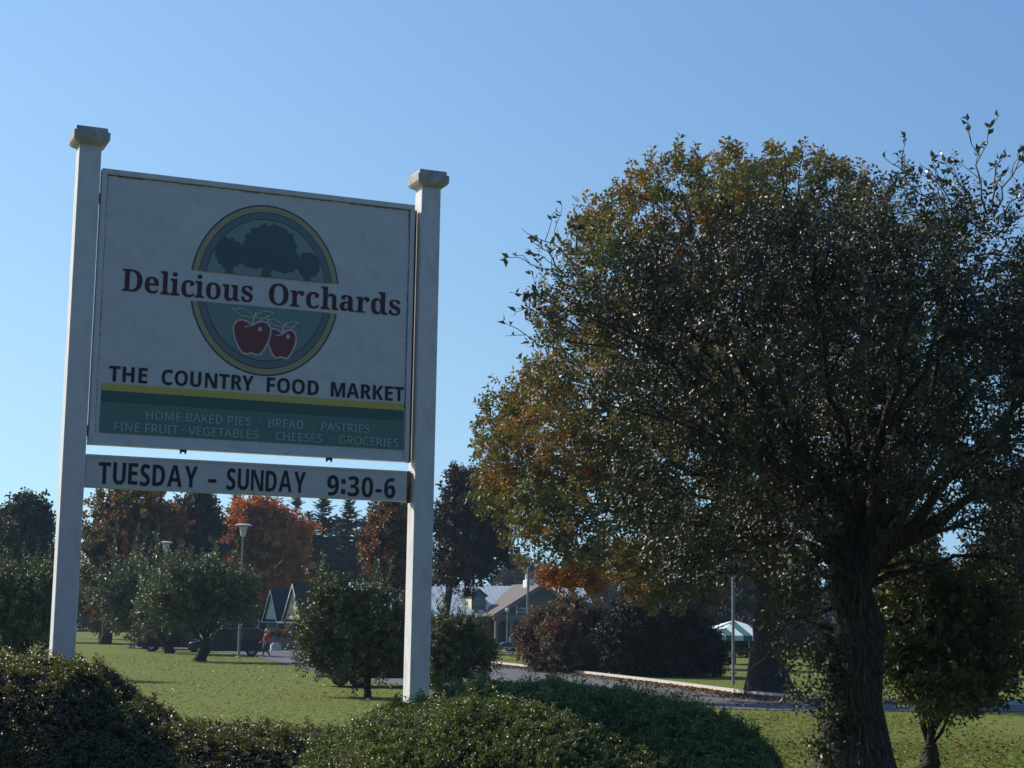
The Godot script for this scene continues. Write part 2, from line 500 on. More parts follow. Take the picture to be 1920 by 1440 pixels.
func marquee(text: String, font: Font, u0: float, u1: float, v0: float, cap: float, z: float, parent: Node) -> void:
	var spans := []; var x := 0.0
	for ch in text:
		var t := TextMesh.new(); t.text = ch; t.font = font; t.font_size = 64; t.pixel_size = 0.01; t.depth = 0.03
		t.horizontal_alignment = HORIZONTAL_ALIGNMENT_LEFT; t.vertical_alignment = VERTICAL_ALIGNMENT_BOTTOM
		var b := t.get_aabb()
		spans.append([t, b, x]); x += b.size.x + 0.07
	var ref := TextMesh.new(); ref.text = "H"; ref.font = font; ref.font_size = 64; ref.pixel_size = 0.01; ref.vertical_alignment = VERTICAL_ALIGNMENT_BOTTOM
	var rb := ref.get_aabb()
	var sx := (u1 - u0) / (x - 0.07); var sy := cap / rb.size.y
	for s in spans:
		if s[0].text == ":":
			for v in [.12, .62]:
				flat_part("marquee_character", rect(u0 + s[2] * sx, v0 + cap * v, u0 + (s[2] + s[1].size.x) * sx, v0 + cap * (v + .24)), z - .002, z + .002, M.black, parent)
			continue
		var o := put("marquee_character", s[0], M.black, parent)
		o.scale = Vector3(sx, sy, 0.15)
		o.position = Vector3(u0 + (s[2] - s[1].position.x) * sx, v0 - rb.position.y * sy + rng.randf_range(-.003, .003), z)

func ellipse(c: Vector2, rx: float, ry: float, n := 72) -> PackedVector2Array:
	var p := PackedVector2Array()
	for k in n: p.append(c + Vector2(cos(TAU * k / n) * rx, sin(TAU * k / n) * ry))
	return p

func rect(x0: float, y0: float, x1: float, y1: float) -> PackedVector2Array:
	return PackedVector2Array([Vector2(x0, y0), Vector2(x1, y0), Vector2(x1, y1), Vector2(x0, y1)])

func flat_part(called: String, poly: PackedVector2Array, z0: float, z1: float, material: Material, parent: Node) -> MeshInstance3D:
	var b := Builder.new(); b.prism(poly, z0, z1)
	return put(called, b.mesh(), material, parent)

func blob(c: Vector2, rx: float, ry: float, bumps: int, amp: float, seed_: int) -> PackedVector2Array:
	var r := RandomNumberGenerator.new(); r.seed = seed_
	var p := PackedVector2Array(); var n := bumps * 4
	for k in n:
		var a := TAU * k / n
		var s := 1.0 + amp * absf(sin(a * bumps * 0.5)) + r.randf_range(-amp, amp) * 0.5
		p.append(c + Vector2(cos(a) * rx * s, sin(a) * ry * s))
	return p

func apple(c: Vector2, w: float, h: float) -> PackedVector2Array:
	var half := [Vector2(0.0, .36), Vector2(.12, .44), Vector2(.28, .5), Vector2(.42, .46), Vector2(.5, .32), Vector2(.5, .12), Vector2(.44, -.1), Vector2(.34, -.32), Vector2(.24, -.47), Vector2(.13, -.5), Vector2(.05, -.46)]
	var p := PackedVector2Array()
	for q in half: p.append(c + Vector2(q.x * w, q.y * h))
	for k in range(half.size() - 1, 0, -1): p.append(c + Vector2(-half[k].x * w, half[k].y * h))
	return p

func grow(poly: PackedVector2Array, by: float) -> PackedVector2Array:
	var o := Geometry2D.offset_polygon(poly, by, Geometry2D.JOIN_ROUND)
	return o[0] if o.size() else poly

func line2(pts: Array, w: float) -> PackedVector2Array:
	var o := Geometry2D.offset_polyline(PackedVector2Array(pts), w, Geometry2D.JOIN_ROUND, Geometry2D.END_ROUND)
	return o[0]

func build_sign() -> void:
	var p0 := at_depth(170, 800, 12.6)
	var g := height_at(p0.x, p0.z)
	var s := thing("market_sign", "tall white two post roadside sign with round orchard emblem, reading Delicious Orchards", "sign", Vector3(p0.x, g, p0.z), TURN)
	var up := EYE - g          # v in the measurements is height above the eye
	var serif := SystemFont.new(); serif.font_names = PackedStringArray(["Droid Serif"]); serif.font_weight = 700
	var sans := SystemFont.new(); sans.font_names = PackedStringArray(["Droid Sans"]); sans.font_weight = 700
	var light := SystemFont.new(); light.font_names = PackedStringArray(["Droid Sans"]); light.font_weight = 400
	for c in [-0.113, 2.681]:
		var b := Builder.new()
		b.stack(Vector3(c, 0, -0.055), [[-0.3, .0835, .0835], [3.61 + up, .0835, .0835]], 0.006)
		var post := put("post", b.mesh(), M.paint, s)
		b = Builder.new()
		b.stack(Vector3(c, up, -0.055), [[3.592, .0865, .0865], [3.612, .122, .122], [3.632, .136, .136], [3.69, .137, .137], [3.697, .122, .122], [3.728, .118, .118]], 0.004)
		put("cap", b.mesh(), M.cap, post)
	# the panel: backing, frame of four rails, dirty edges
	flat_part("panel", rect(0.012, 1.315 + up, 1.3075, 3.405 + up), -0.075, -0.012, M.face, s)
	flat_part("panel", rect(1.3087, 1.315 + up, 2.53, 3.405 + up), -0.075, -0.012, M.face, s)
	var rails := [[-.012, 3.388, 2.55, 3.43], [-.012, 1.29, 2.55, 1.318], [-.012, 1.318, .03, 3.388], [2.512, 1.318, 2.55, 3.388]]
	for q in rails:
		var b := Builder.new()
		b.box(Vector3((q[0] + q[2]) / 2, (q[1] + q[3]) / 2 + up, -.037), Vector3(q[2] - q[0], q[3] - q[1], .082), .004)
		put("frame_rail", b.mesh(), M.paint, s)
	# weathered streaks under the top rail and along the sides: strips of dirt with ragged outlines
	var r := RandomNumberGenerator.new(); r.seed = 5
	for q in [[.03, 2.51, 3.389, -.05, 0], [1.385, 3.385, .03, .028, 1], [1.385, 3.385, 2.511, -.035, 1]]:
		var poly := PackedVector2Array()
		var n := 220
		for k in n + 1:
			var a: float = lerpf(q[0], q[1], k / float(n))
			poly.append(Vector2(a, q[2] + up) if q[4] == 0 else Vector2(q[2], a + up))
		for k in range(n, -1, -1):
			var a: float = lerpf(q[0], q[1], k / float(n))
			var d: float = q[3] * (.1 + .12 * r.randf() + .25 * pow(r.randf(), 6.0)) * (1.0 + .45 * sin(a * 9.0) * sin(a * 3.1 + 1.0))
			poly.append(Vector2(a, q[2] + d + up) if q[4] == 0 else Vector2(q[2] + d, a + up))
		flat_part("dirt_streak", poly, -.012, -.0105, M.grime, s)
	for q in [[2.552, 1.29, 2.585, 3.40], [2.556, .96, 2.588, 1.22]]:
		var b := Builder.new(); b.box(Vector3((q[0] + q[2]) / 2, (q[1] + q[3]) / 2 + up, -.07), Vector3(q[2] - q[0], q[3] - q[1], .05), .003)
		put("mounting_batten", b.mesh(), M.rusty, s)
	for q in [[-.029, 1.4], [-.029, 3.2], [-.029, 1.1]]:
		var b := Builder.new(); b.box(Vector3(-.0215, q[1] + up, -.07), Vector3(.018, .08, .04), .002)
		put("mounting_bracket", b.mesh(), M.galvanised, s)
	# coloured bands
	flat_part("yellow_band", rect(.065, 1.708 + up, 2.497, 1.763 + up), -.0125, -.0085, M.yellow, s)
	flat_part("dark_green_band", rect(.067, 1.622 + up, 2.497, 1.707 + up), -.0125, -.0085, M.dark_green, s)
	flat_part("green_band", rect(.066, 1.384 + up, 2.499, 1.621 + up), -.0125, -.0085, M.green, s)
	# emblem
	var c0 := Vector2(1.312, 2.597 + up)
	var e := Node3D.new(); e.name = "emblem"; s.add_child(e)
	var halves := [[2.703 + up, 4.5 + up], [1.0 + up, 2.458 + up]]
	for h in 2:
		var clip := rect(0, halves[h][0], 3, halves[h][1])
		var rings := [[.607, .69, M.outline, "outline"], [.595, .678, M.ochre, "ochre_ring"], [.552, .633, M.outline, "thin_ring"], [.546, .627, M.ring, "dark_ring"], [.497, .574, M.outline, "thin_ring"], [.492, .568, M.field if h == 0 else M.lower_field, "field"]]
		for k in rings.size():
			var poly := Geometry2D.intersect_polygons(ellipse(c0, rings[k][0], rings[k][1]), clip)
			flat_part(rings[k][3], poly[0], -.0125, -.010 + k * .0012, rings[k][2], e)
	var z := -.0036
	var cl := rect(0, 2.704 + up, 3, 4.5 + up)
	var trees := [[blob(Vector2(1.335, 2.948 + up), .205, .175, 15, .1, 3), 0], [blob(Vector2(1.2, 2.87 + up), .13, .105, 11, .1, 4), 1], [blob(Vector2(1.455, 2.855 + up), .115, .105, 10, .1, 5), 1], [blob(Vector2(1.0, 2.865 + up), .105, .115, 12, .12, 6), 2], [blob(Vector2(1.655, 2.83 + up), .088, .1, 10, .12, 7), 3],
		[PackedVector2Array([Vector2(1.26, 2.69 + up), Vector2(1.278, 2.76 + up), Vector2(1.25, 2.86 + up), Vector2(1.39, 2.86 + up), Vector2(1.342, 2.765 + up), Vector2(1.36, 2.69 + up)]), 4],
		[PackedVector2Array([Vector2(.975, 2.69 + up), Vector2(.985, 2.78 + up), Vector2(1.035, 2.78 + up), Vector2(1.05, 2.69 + up)]), 5], [PackedVector2Array([Vector2(1.615, 2.69 + up), Vector2(1.625, 2.76 + up), Vector2(1.67, 2.76 + up), Vector2(1.68, 2.69 + up)]), 6]]
	for t in trees:
		for q in Geometry2D.intersect_polygons(t[0], cl):
			flat_part("tree_silhouette", q, -.009, z + t[1] * .0004, M.emblem_tree, e)
	for q in [[Vector2(1.455, 2.175 + up), .225, .225, 0.0], [Vector2(1.212, 2.205 + up), .29, .265, .002]]:
		var ap := apple(q[0], q[1], q[2])
		flat_part("apple_outline", grow(ap, .011), -.009, z + .001 + q[3], M.apple_line, e)
		flat_part("apple", grow(ap, -.002), -.009, z + .002 + q[3], M.apple_red, e)
		var w: float = q[1]; var c: Vector2 = q[0]
		flat_part("apple_dimple", line2([c + Vector2(-.06, .08), c + Vector2(.0, .095), c + Vector2(.13, .19)].map(func(p): return c + (p - c) * w / .29), .004), -.009, z + .0028 + q[3], M.apple_line, e)
		flat_part("apple_shine", ellipse(c + Vector2(w * .22, q[2] * .27), .017, .02, 6), -.009, z + .003 + q[3], M.apple_line, e)
		flat_part("apple_stem", line2([c + Vector2(.0, q[2] * .38), c + Vector2(.012, q[2] * .62), c + Vector2(.03, q[2] * .78)], .006), -.009, z + .0034 + q[3], M.apple_line, e)
		for d in [-1.0, 1.0]:
			var tip := c + Vector2(d * w * .58, q[2] * (.82 if d < 0 else .8)); var root := c + Vector2(.015, q[2] * .62)
			var m1 := root.lerp(tip, .5) + Vector2(0, .035 * w / .29); var m2 := root.lerp(tip, .55) - Vector2(0, .03 * w / .29)
			flat_part("apple_leaf", line2([root, root.lerp(m1, .6) + Vector2(0, .006), m1, m1.lerp(tip, .6), tip], .0035), -.009, z + .0036 + q[3], M.apple_line, e)
			flat_part("apple_leaf", line2([root + Vector2(d * .012, -.004), root.lerp(m2, .6), m2, m2.lerp(tip, .6) , tip], .0035), -.009, z + .004 + q[3], M.apple_line, e)
	# lettering
	word("lettering", "Delicious", serif, .183, 1.21, 2.487 + up, .172, -.0105, M.maroon, s)
	word("lettering", "Orchards", serif, 1.34, 2.447, 2.487 + up, .172, -.0105, M.maroon, s)
	for q in [["THE", .118, .41], ["COUNTRY", .52, 1.242], ["FOOD", 1.35, 1.774], ["MARKET", 1.876, 2.497]]:
		word("lettering", q[0], sans, q[1], q[2], 1.782 + up, .117, -.0105, M.black, s)
	word("lettering", "HOME BAKED PIES  ·  BREAD  ·  PASTRIES", light, .414, 2.209, 1.506 + up, .066, -.0075, M.pale_letters, s)
	word("lettering", "FINE FRUIT · VEGETABLES  ·  CHEESES  ·  GROCERIES", light, .177, 2.457, 1.406 + up, .066, -.0075, M.pale_letters, s)
	# the hours board
	var b := Builder.new(); b.box(Vector3(1.263, 1.092 + up, -.05), Vector3(2.565, .252, .05), .004)
	var hb := put("hours_board", b.mesh(), M.hours, s)
	for v in [1.205, .977]:
		b = Builder.new(); b.box(Vector3(1.263, v + up, -.022), Vector3(2.563, .012, .006), .001)
		put("letter_track", b.mesh(), M.hours, hb)
	marquee("TUESDAY", sans, .08, .834, 1.0 + up, .163, -.0245, s)
	marquee("-", sans, .918, .982, 1.0 + up, .163, -.0245, s)
	marquee("SUNDAY", sans, 1.062, 1.697, .998 + up, .163, -.0245, s)
	marquee("9:30-6", sans, 1.876, 2.449, .988 + up, .16, -.0245, s)
	for u in [.714, 1.885]:
		b = Builder.new()
		b.box(Vector3(u, 1.281 + up, -.03), Vector3(.05, .018, .03), .002); b.box(Vector3(u - .018, 1.268 + up, -.03), Vector3(.01, .02, .02)); b.box(Vector3(u + .018, 1.268 + up, -.03), Vector3(.01, .02, .02))
		put("cable_clip", b.mesh(), M.charcoal, s)
	for u in [.99, 1.45]:
		b = Builder.new(); b.tube(PackedVector3Array([Vector3(u, .97 + up, -.05), Vector3(u + .004, .93 + up, -.05)]), PackedFloat32Array([.003, .003]), 4)
		put("dangling_wire", b.mesh(), M.charcoal, s)

# ------------------------------------------------------------------ hedges
# stations along the hedge: [x, top height, half width across, z of its middle line]
func hedge(called: String, label: String, stations: Array, count: int, mesh: Mesh, palette: Array, size: Vector2, seed_: int, front: float, power: float) -> void:
	var r := RandomNumberGenerator.new(); r.seed = seed_
	var first: Array = stations[0]
	var base := Vector3(first[0], height_at(0, first[3]), first[3])
	var t := thing(called, label, "hedge", base)
	var noise := FastNoiseLite.new(); noise.seed = seed_; noise.frequency = 1.1; noise.fractal_octaves = 3
	var surface := func(u: float, a: float, shrink: float) -> Array:
		# u along 0..1, a across: 0 front foot, PI back foot; returns point and normal
		var f: float = u * (stations.size() - 1); var k: int = min(int(f), stations.size() - 2); f -= k; f = f * f * (3.0 - 2.0 * f)
		var A: Array = stations[k]; var B: Array = stations[k + 1]
		var x := lerpf(A[0], B[0], u * (stations.size() - 1) - k); var top := lerpf(A[1], B[1], f); var w := lerpf(A[2], B[2], f); var z := lerpf(A[3], B[3], f)
		var g := height_at(x, z)
		var ca := cos(a); var sa := sin(a)
		var e := 2.0 / power
		var wz := signf(ca) * pow(absf(ca), e); var hy := pow(maxf(sa, 0.0), e)
		var lumps := 1.0 + 0.05 * noise.get_noise_3d(x * 1.6, hy * 1.4, wz * 1.3)
		var hh := (top - g) * (1.0 + 0.025 * noise.get_noise_2d(x * 2.4, wz * 2.0)) - shrink
		# the front half leans out by `front`
		var p := Vector3(x, g + hy * hh, z + wz * (w * lumps + (front * (1.0 - hy) if wz > 0 else 0.0) - shrink)) - base
		return [p, Vector3(0, pow(maxf(sa, 0.0), 2.0 - e), signf(ca) * pow(absf(ca), 2.0 - e)).normalized()]
	var b := Builder.new(); var nu := 60; var na := 18
	for k in nu + 1:
		for m in na + 1:
			var q: Array = surface.call(float(k) / nu, PI * m / na, 0.09)
			b.v.append(q[0]); b.n.append(q[1])
	for k in nu:
		for m in na:
			var i0 := k * (na + 1) + m
			b.smooth_tri(i0, i0 + 1, i0 + na + 2); b.smooth_tri(i0, i0 + na + 2, i0 + na + 1)
	for k in [0, nu]:
		for m in range(1, na): b.tri(b.v[k * (na + 1)], b.v[k * (na + 1) + m], b.v[k * (na + 1) + m + 1], Vector3(-1 if k == 0 else 1, 0, 0))
	put("inner_branches", b.mesh(), M.core, t)
	var frames := []; var colors := PackedColorArray()
	for k in count:
		var u := r.randf(); var a := pow(r.randf(), 0.9) * PI * 0.92 + 0.02
		var q: Array = surface.call(u, a, 0.0)
		var nrm: Vector3 = q[1]
		var end := Vector3.ZERO
		if u < 0.012: end = Vector3(-.5, 0, 0)
		if u > 0.988: end = Vector3(.5, 0, 0)
		var p: Vector3 = q[0] - nrm * (r.randf() * r.randf() * 0.12 - 0.004)
		if u < 0.006 or u > 0.994: p.y = lerpf(0.0, p.y, sqrt(r.randf())); p.z *= r.randf_range(.2, 1.0)
		frames.append(frame_for(nrm * 0.8 + end + random_dir(r) * 0.65 + Vector3.UP * 0.35, r.randf() * TAU, r.randf_range(size.x, size.y), p))
		var patch := clampf(0.5 + noise.get_noise_3dv((p + base) * 1.2) * 0.9, 0, 0.99)
		colors.append(tint(palette, r, patch))
	instances("leaves", t, mesh, M.hedge_leaf, frames, colors).set_meta("kind", "stuff")
	# a few longer shoots that stand above the clipped top
	frames = []; colors = PackedColorArray()
	for k in count / 160:
		var q: Array = surface.call(r.randf_range(.02, .98), r.randf_range(.3, .75) * PI, 0.0)
		for m in 3:
			frames.append(frame_for(Vector3.UP + random_dir(r) * .4, r.randf() * TAU, size.y, q[0] + Vector3.UP * m * .028 + random_dir(r) * .012))
			colors.append(tint(palette, r))
	instances("shoots", t, mesh, M.hedge_leaf, frames, colors).set_meta("kind", "stuff")

# ------------------------------------------------------------------ vehicles, lamps, person
func car(called: String, label: String, at: Vector3, turn: float, paint: Color, long: float, tall: float, wide: float, rear: float) -> void:
	var t := thing(called, label, "car", at, turn, "cars parked by the market")
	var body := mat(paint, 0.4, 0.4); body.clearcoat_enabled = true; body.clearcoat = 0.25; body.clearcoat_roughness = 0.15
	var L := long / 2; var W := wide / 2
	var belt := tall * .58
	# side outlines: lower shell and cabin; nose at +x
	var shell := [Vector2(-L, .38), Vector2(-L, belt * .75), Vector2(-L + .08, belt * .98), Vector2(-L * .3, belt + .02), Vector2(L * .42, belt), Vector2(L - .3, belt * .88), Vector2(L - .06, belt * .74), Vector2(L, .45), Vector2(L - .05, .3), Vector2(-L + .06, .3)]
	var slices := [[-1.0, .93, .06], [-.93, 1.0, 0.0], [.93, 1.0, 0.0], [1.0, .93, .06]]
	var b := Builder.new(); loft(b, shell, slices, W)
	put("body", b.mesh(), body, t)
	var cab := [Vector2(-L + rear, belt), Vector2(-L + rear + .22, tall * .93), Vector2(-L + rear + .45, tall), Vector2(L * .1, tall), Vector2(L * .28, tall * .94), Vector2(L * .5, belt)]
	b = Builder.new(); loft(b, cab, [[-.9, .985, .03], [-.82, 1.0, 0.0], [.82, 1.0, 0.0], [.9, .985, .03]], W * .95)
	put("cabin", b.mesh(), body, t)
	for sd in [-1.0, 1.0]:
		var x0 := -L + rear + .2
		var cuts := [[x0, -L * .42], [-L * .4, 0.0], [.05, L * .36]]
		for k in 3:
			var c: Array = cuts[k]
			var zz: float = sd * W * .862
			b = Builder.new()
			var xt: float = c[1] - (.2 if k == 2 else 0.0)
			b.quad(Vector3(c[0] - (.08 if k == 0 else 0.0), belt + .06, zz), Vector3(c[1] - .04, belt + .06, zz), Vector3(xt - .04, tall * .93, zz), Vector3(c[0] + .06, tall * .93, zz), Vector3(0, 0, sd))
			put("side_window", b.mesh(), M.pane, t)
		b = Builder.new(); b.box(Vector3(L * .38, belt + .06, sd * (W + .06)), Vector3(.1, .14, .2), .03); put("mirror", b.mesh(), body, t)
		b = Builder.new(); b.box(Vector3(L - .12, belt * .76, sd * W * .74), Vector3(.2, .14, .36), .04); put("headlight", b.mesh(), M.clear_lamp, t)
		b = Builder.new(); b.box(Vector3(-L + .03, belt * .86, sd * W * .82), Vector3(.1, .26, .2), .03); put("tail_light", b.mesh(), M.red_lamp, t)
		for x in [-L * .6, L * .62]:
			var w := Node3D.new(); w.name = "wheel"; w.position = Vector3(x, .34, sd * (W - .1)); w.rotation.x = PI / 2; t.add_child(w, true)
			b = Builder.new(); b.lathe(PackedVector2Array([Vector2(.2, -.1), Vector2(.31, -.11), Vector2(.34, -.08), Vector2(.34, .08), Vector2(.31, .11), Vector2(.2, .1)]), 20); put("tyre", b.mesh(), M.tyre, w)
			b = Builder.new(); b.lathe(PackedVector2Array([Vector2(0, -.08), Vector2(.08, -.085), Vector2(.2, -.1), Vector2(.2, .1), Vector2(.08, .085), Vector2(0, .08)]), 14); put("rim", b.mesh(), M.rim, w)
	for e in [[L * .5 + .012, L * .28 + .012, 1.0], [-L + rear - .012, -L + rear + .2, -1.0]]:
		b = Builder.new()
		b.quad(Vector3(e[0], belt + .05, -W * .74), Vector3(e[0], belt + .05, W * .74), Vector3(e[1], tall * .94, W * .68), Vector3(e[1], tall * .94, -W * .68), Vector3(e[2], .4, 0))
		put("windscreen" if e[2] > 0 else "rear_window", b.mesh(), M.pane, t)
	b = Builder.new(); b.box(Vector3(L + .01, .46, 0), Vector3(.06, .2, wide * .8), .02); put("bumper", b.mesh(), M.charcoal, t)
	b = Builder.new(); b.box(Vector3(-L - .01, .46, 0), Vector3(.06, .2, wide * .8), .02); put("bumper", b.mesh(), M.charcoal, t)

func loft(b: Builder, outline: Array, slices: Array, W: float) -> void:
	var c := Vector2.ZERO
	for q in outline: c += q / outline.size()
	for k in slices.size():
		var s: Array = slices[k]
		var ring := []
		for q in outline: ring.append(c + (q - c) * s[1] - Vector2(0, 0))
		if k == 0 or k == slices.size() - 1:
			var idx := Geometry2D.triangulate_polygon(PackedVector2Array(ring))
			for m in range(0, idx.size(), 3):
				b.tri(Vector3(ring[idx[m]].x, ring[idx[m]].y, s[0] * W), Vector3(ring[idx[m + 1]].x, ring[idx[m + 1]].y, s[0] * W), Vector3(ring[idx[m + 2]].x, ring[idx[m + 2]].y, s[0] * W), Vector3(0, 0, s[0]))
		if k > 0:
			var o: Array = slices[k - 1]
			for m in outline.size():
				var n := (m + 1) % outline.size()
				var A: Vector2 = c + (outline[m] - c) * o[1]; var B: Vector2 = c + (outline[n] - c) * o[1]
				var C: Vector2 = ring[n]; var D: Vector2 = ring[m]
				var h := (A + B) * .5 - c
				b.quad(Vector3(A.x, A.y, o[0] * W), Vector3(B.x, B.y, o[0] * W), Vector3(C.x, C.y, s[0] * W), Vector3(D.x, D.y, s[0] * W), Vector3(h.x, h.y, 0))

func yard_lamp(label: String, at: Vector3, tall: float, wide: float) -> void:
	var t := thing("lamp_post", label, "lamp post", at, 0.0, "mushroom lamps at the car park")
	var b := Builder.new(); b.tube(PackedVector3Array([Vector3(0, -.1, 0), Vector3(0, tall - .75, 0)]), PackedFloat32Array([.085, .055]), 10); put("pole", b.mesh(), M.galvanised, t)
	b = Builder.new(); b.lathe(PackedVector2Array([Vector2(.0, 0), Vector2(.2, 0), Vector2(.2, .04), Vector2(.12, .08), Vector2(.0, .08)]), 12); put("base_plate", b.mesh(), M.galvanised, t)
	b = Builder.new(); b.lathe(PackedVector2Array([Vector2(.09, tall - .8), Vector2(.16, tall - .7), Vector2(.22, tall - .3), Vector2(.27, tall - .16), Vector2(0, tall - .16)]), 14); put("lens", b.mesh(), M.lamp_glass, t)
	b = Builder.new(); b.lathe(PackedVector2Array([Vector2(0, tall - .155), Vector2(wide * .5, tall - .14), Vector2(wide * .51, tall - .1), Vector2(wide * .3, tall - .02), Vector2(0, tall)]), 22); put("shade", b.mesh(), M.lamp_metal, t)

func field_mesh(bones: Array, cell: float, blend: float) -> ArrayMesh:
	# tapered capsules [a, b, ra, rb] joined by a smooth minimum and meshed as surface nets
	var lo := Vector3.INF; var hi := -Vector3.INF
	for q in bones:
		for e in 2:
			lo = lo.min(q[e] - Vector3.ONE * (q[2 + e] + blend + cell * 2)); hi = hi.max(q[e] + Vector3.ONE * (q[2 + e] + blend + cell * 2))
	var nx := int((hi.x - lo.x) / cell) + 2; var ny := int((hi.y - lo.y) / cell) + 2; var nz := int((hi.z - lo.z) / cell) + 2
	var f := PackedFloat32Array(); f.resize(nx * ny * nz); f.fill(1.0)
	for q in bones:
		var a: Vector3 = q[0]; var ab: Vector3 = q[1] - q[0]; var l2: float = maxf(ab.length_squared(), 1e-9)
		var m: float = maxf(q[2], q[3]) + blend + cell * 2
		var p0 := ((a.min(q[1]) - Vector3.ONE * m - lo) / cell).floor(); var p1 := ((a.max(q[1]) + Vector3.ONE * m - lo) / cell).ceil()
		for z in range(max(0, int(p0.z)), min(nz, int(p1.z) + 1)):
			for y in range(max(0, int(p0.y)), min(ny, int(p1.y) + 1)):
				for x in range(max(0, int(p0.x)), min(nx, int(p1.x) + 1)):
					var p := lo + Vector3(x, y, z) * cell - a
					var u := clampf(p.dot(ab) / l2, 0, 1)
					var d: float = (p - ab * u).length() - lerpf(q[2], q[3], u)
					var i := (z * ny + y) * nx + x
					var o := f[i]; var h := maxf(blend - absf(o - d), 0.0) / blend
					f[i] = minf(o, d) - h * h * blend * 0.25
	var b := Builder.new(); var at := {}
	for z in nz - 1:
		for y in ny - 1:
			for x in nx - 1:
				var s := Vector3.ZERO; var k := 0; var val := []
				for c in 8: val.append(f[((z + (c >> 2)) * ny + y + ((c >> 1) & 1)) * nx + x + (c & 1)])
				for c in 8:
					for ax in 3:
						if c & (1 << ax): continue
						var d: int = c | (1 << ax)
						if (val[c] < 0) != (val[d] < 0):
							var u: float = val[c] / (val[c] - val[d])
							var p := Vector3(c & 1, (c >> 1) & 1, c >> 2); p[ax] += u
							s += p; k += 1
				if k == 0: continue
				at[(z * ny + y) * nx + x] = b.v.size()
				b.v.append(lo + (Vector3(x, y, z) + s / k) * cell)
				b.n.append(Vector3(val[1] + val[3] + val[5] + val[7] - val[0] - val[2] - val[4] - val[6], val[2] + val[3] + val[6] + val[7] - val[0] - val[1] - val[4] - val[5], val[4] + val[5] + val[6] + val[7] - val[0] - val[1] - val[2] - val[3]).normalized())
	var step := [1, nx, nx * ny]
	for z in range(1, nz - 1):
		for y in range(1, ny - 1):
			for x in range(1, nx - 1):
				var i := (z * ny + y) * nx + x
				for ax in 3:
					if (f[i] < 0) == (f[i + step[ax]] < 0): continue
					var u: int = step[(ax + 1) % 3]; var w: int = step[(ax + 2) % 3]
					if at.has(i) and at.has(i - u) and at.has(i - u - w) and at.has(i - w):
						b.smooth_tri(at[i], at[i - u], at[i - u - w]); b.smooth_tri(at[i], at[i - u - w], at[i - w])
	return b.mesh()

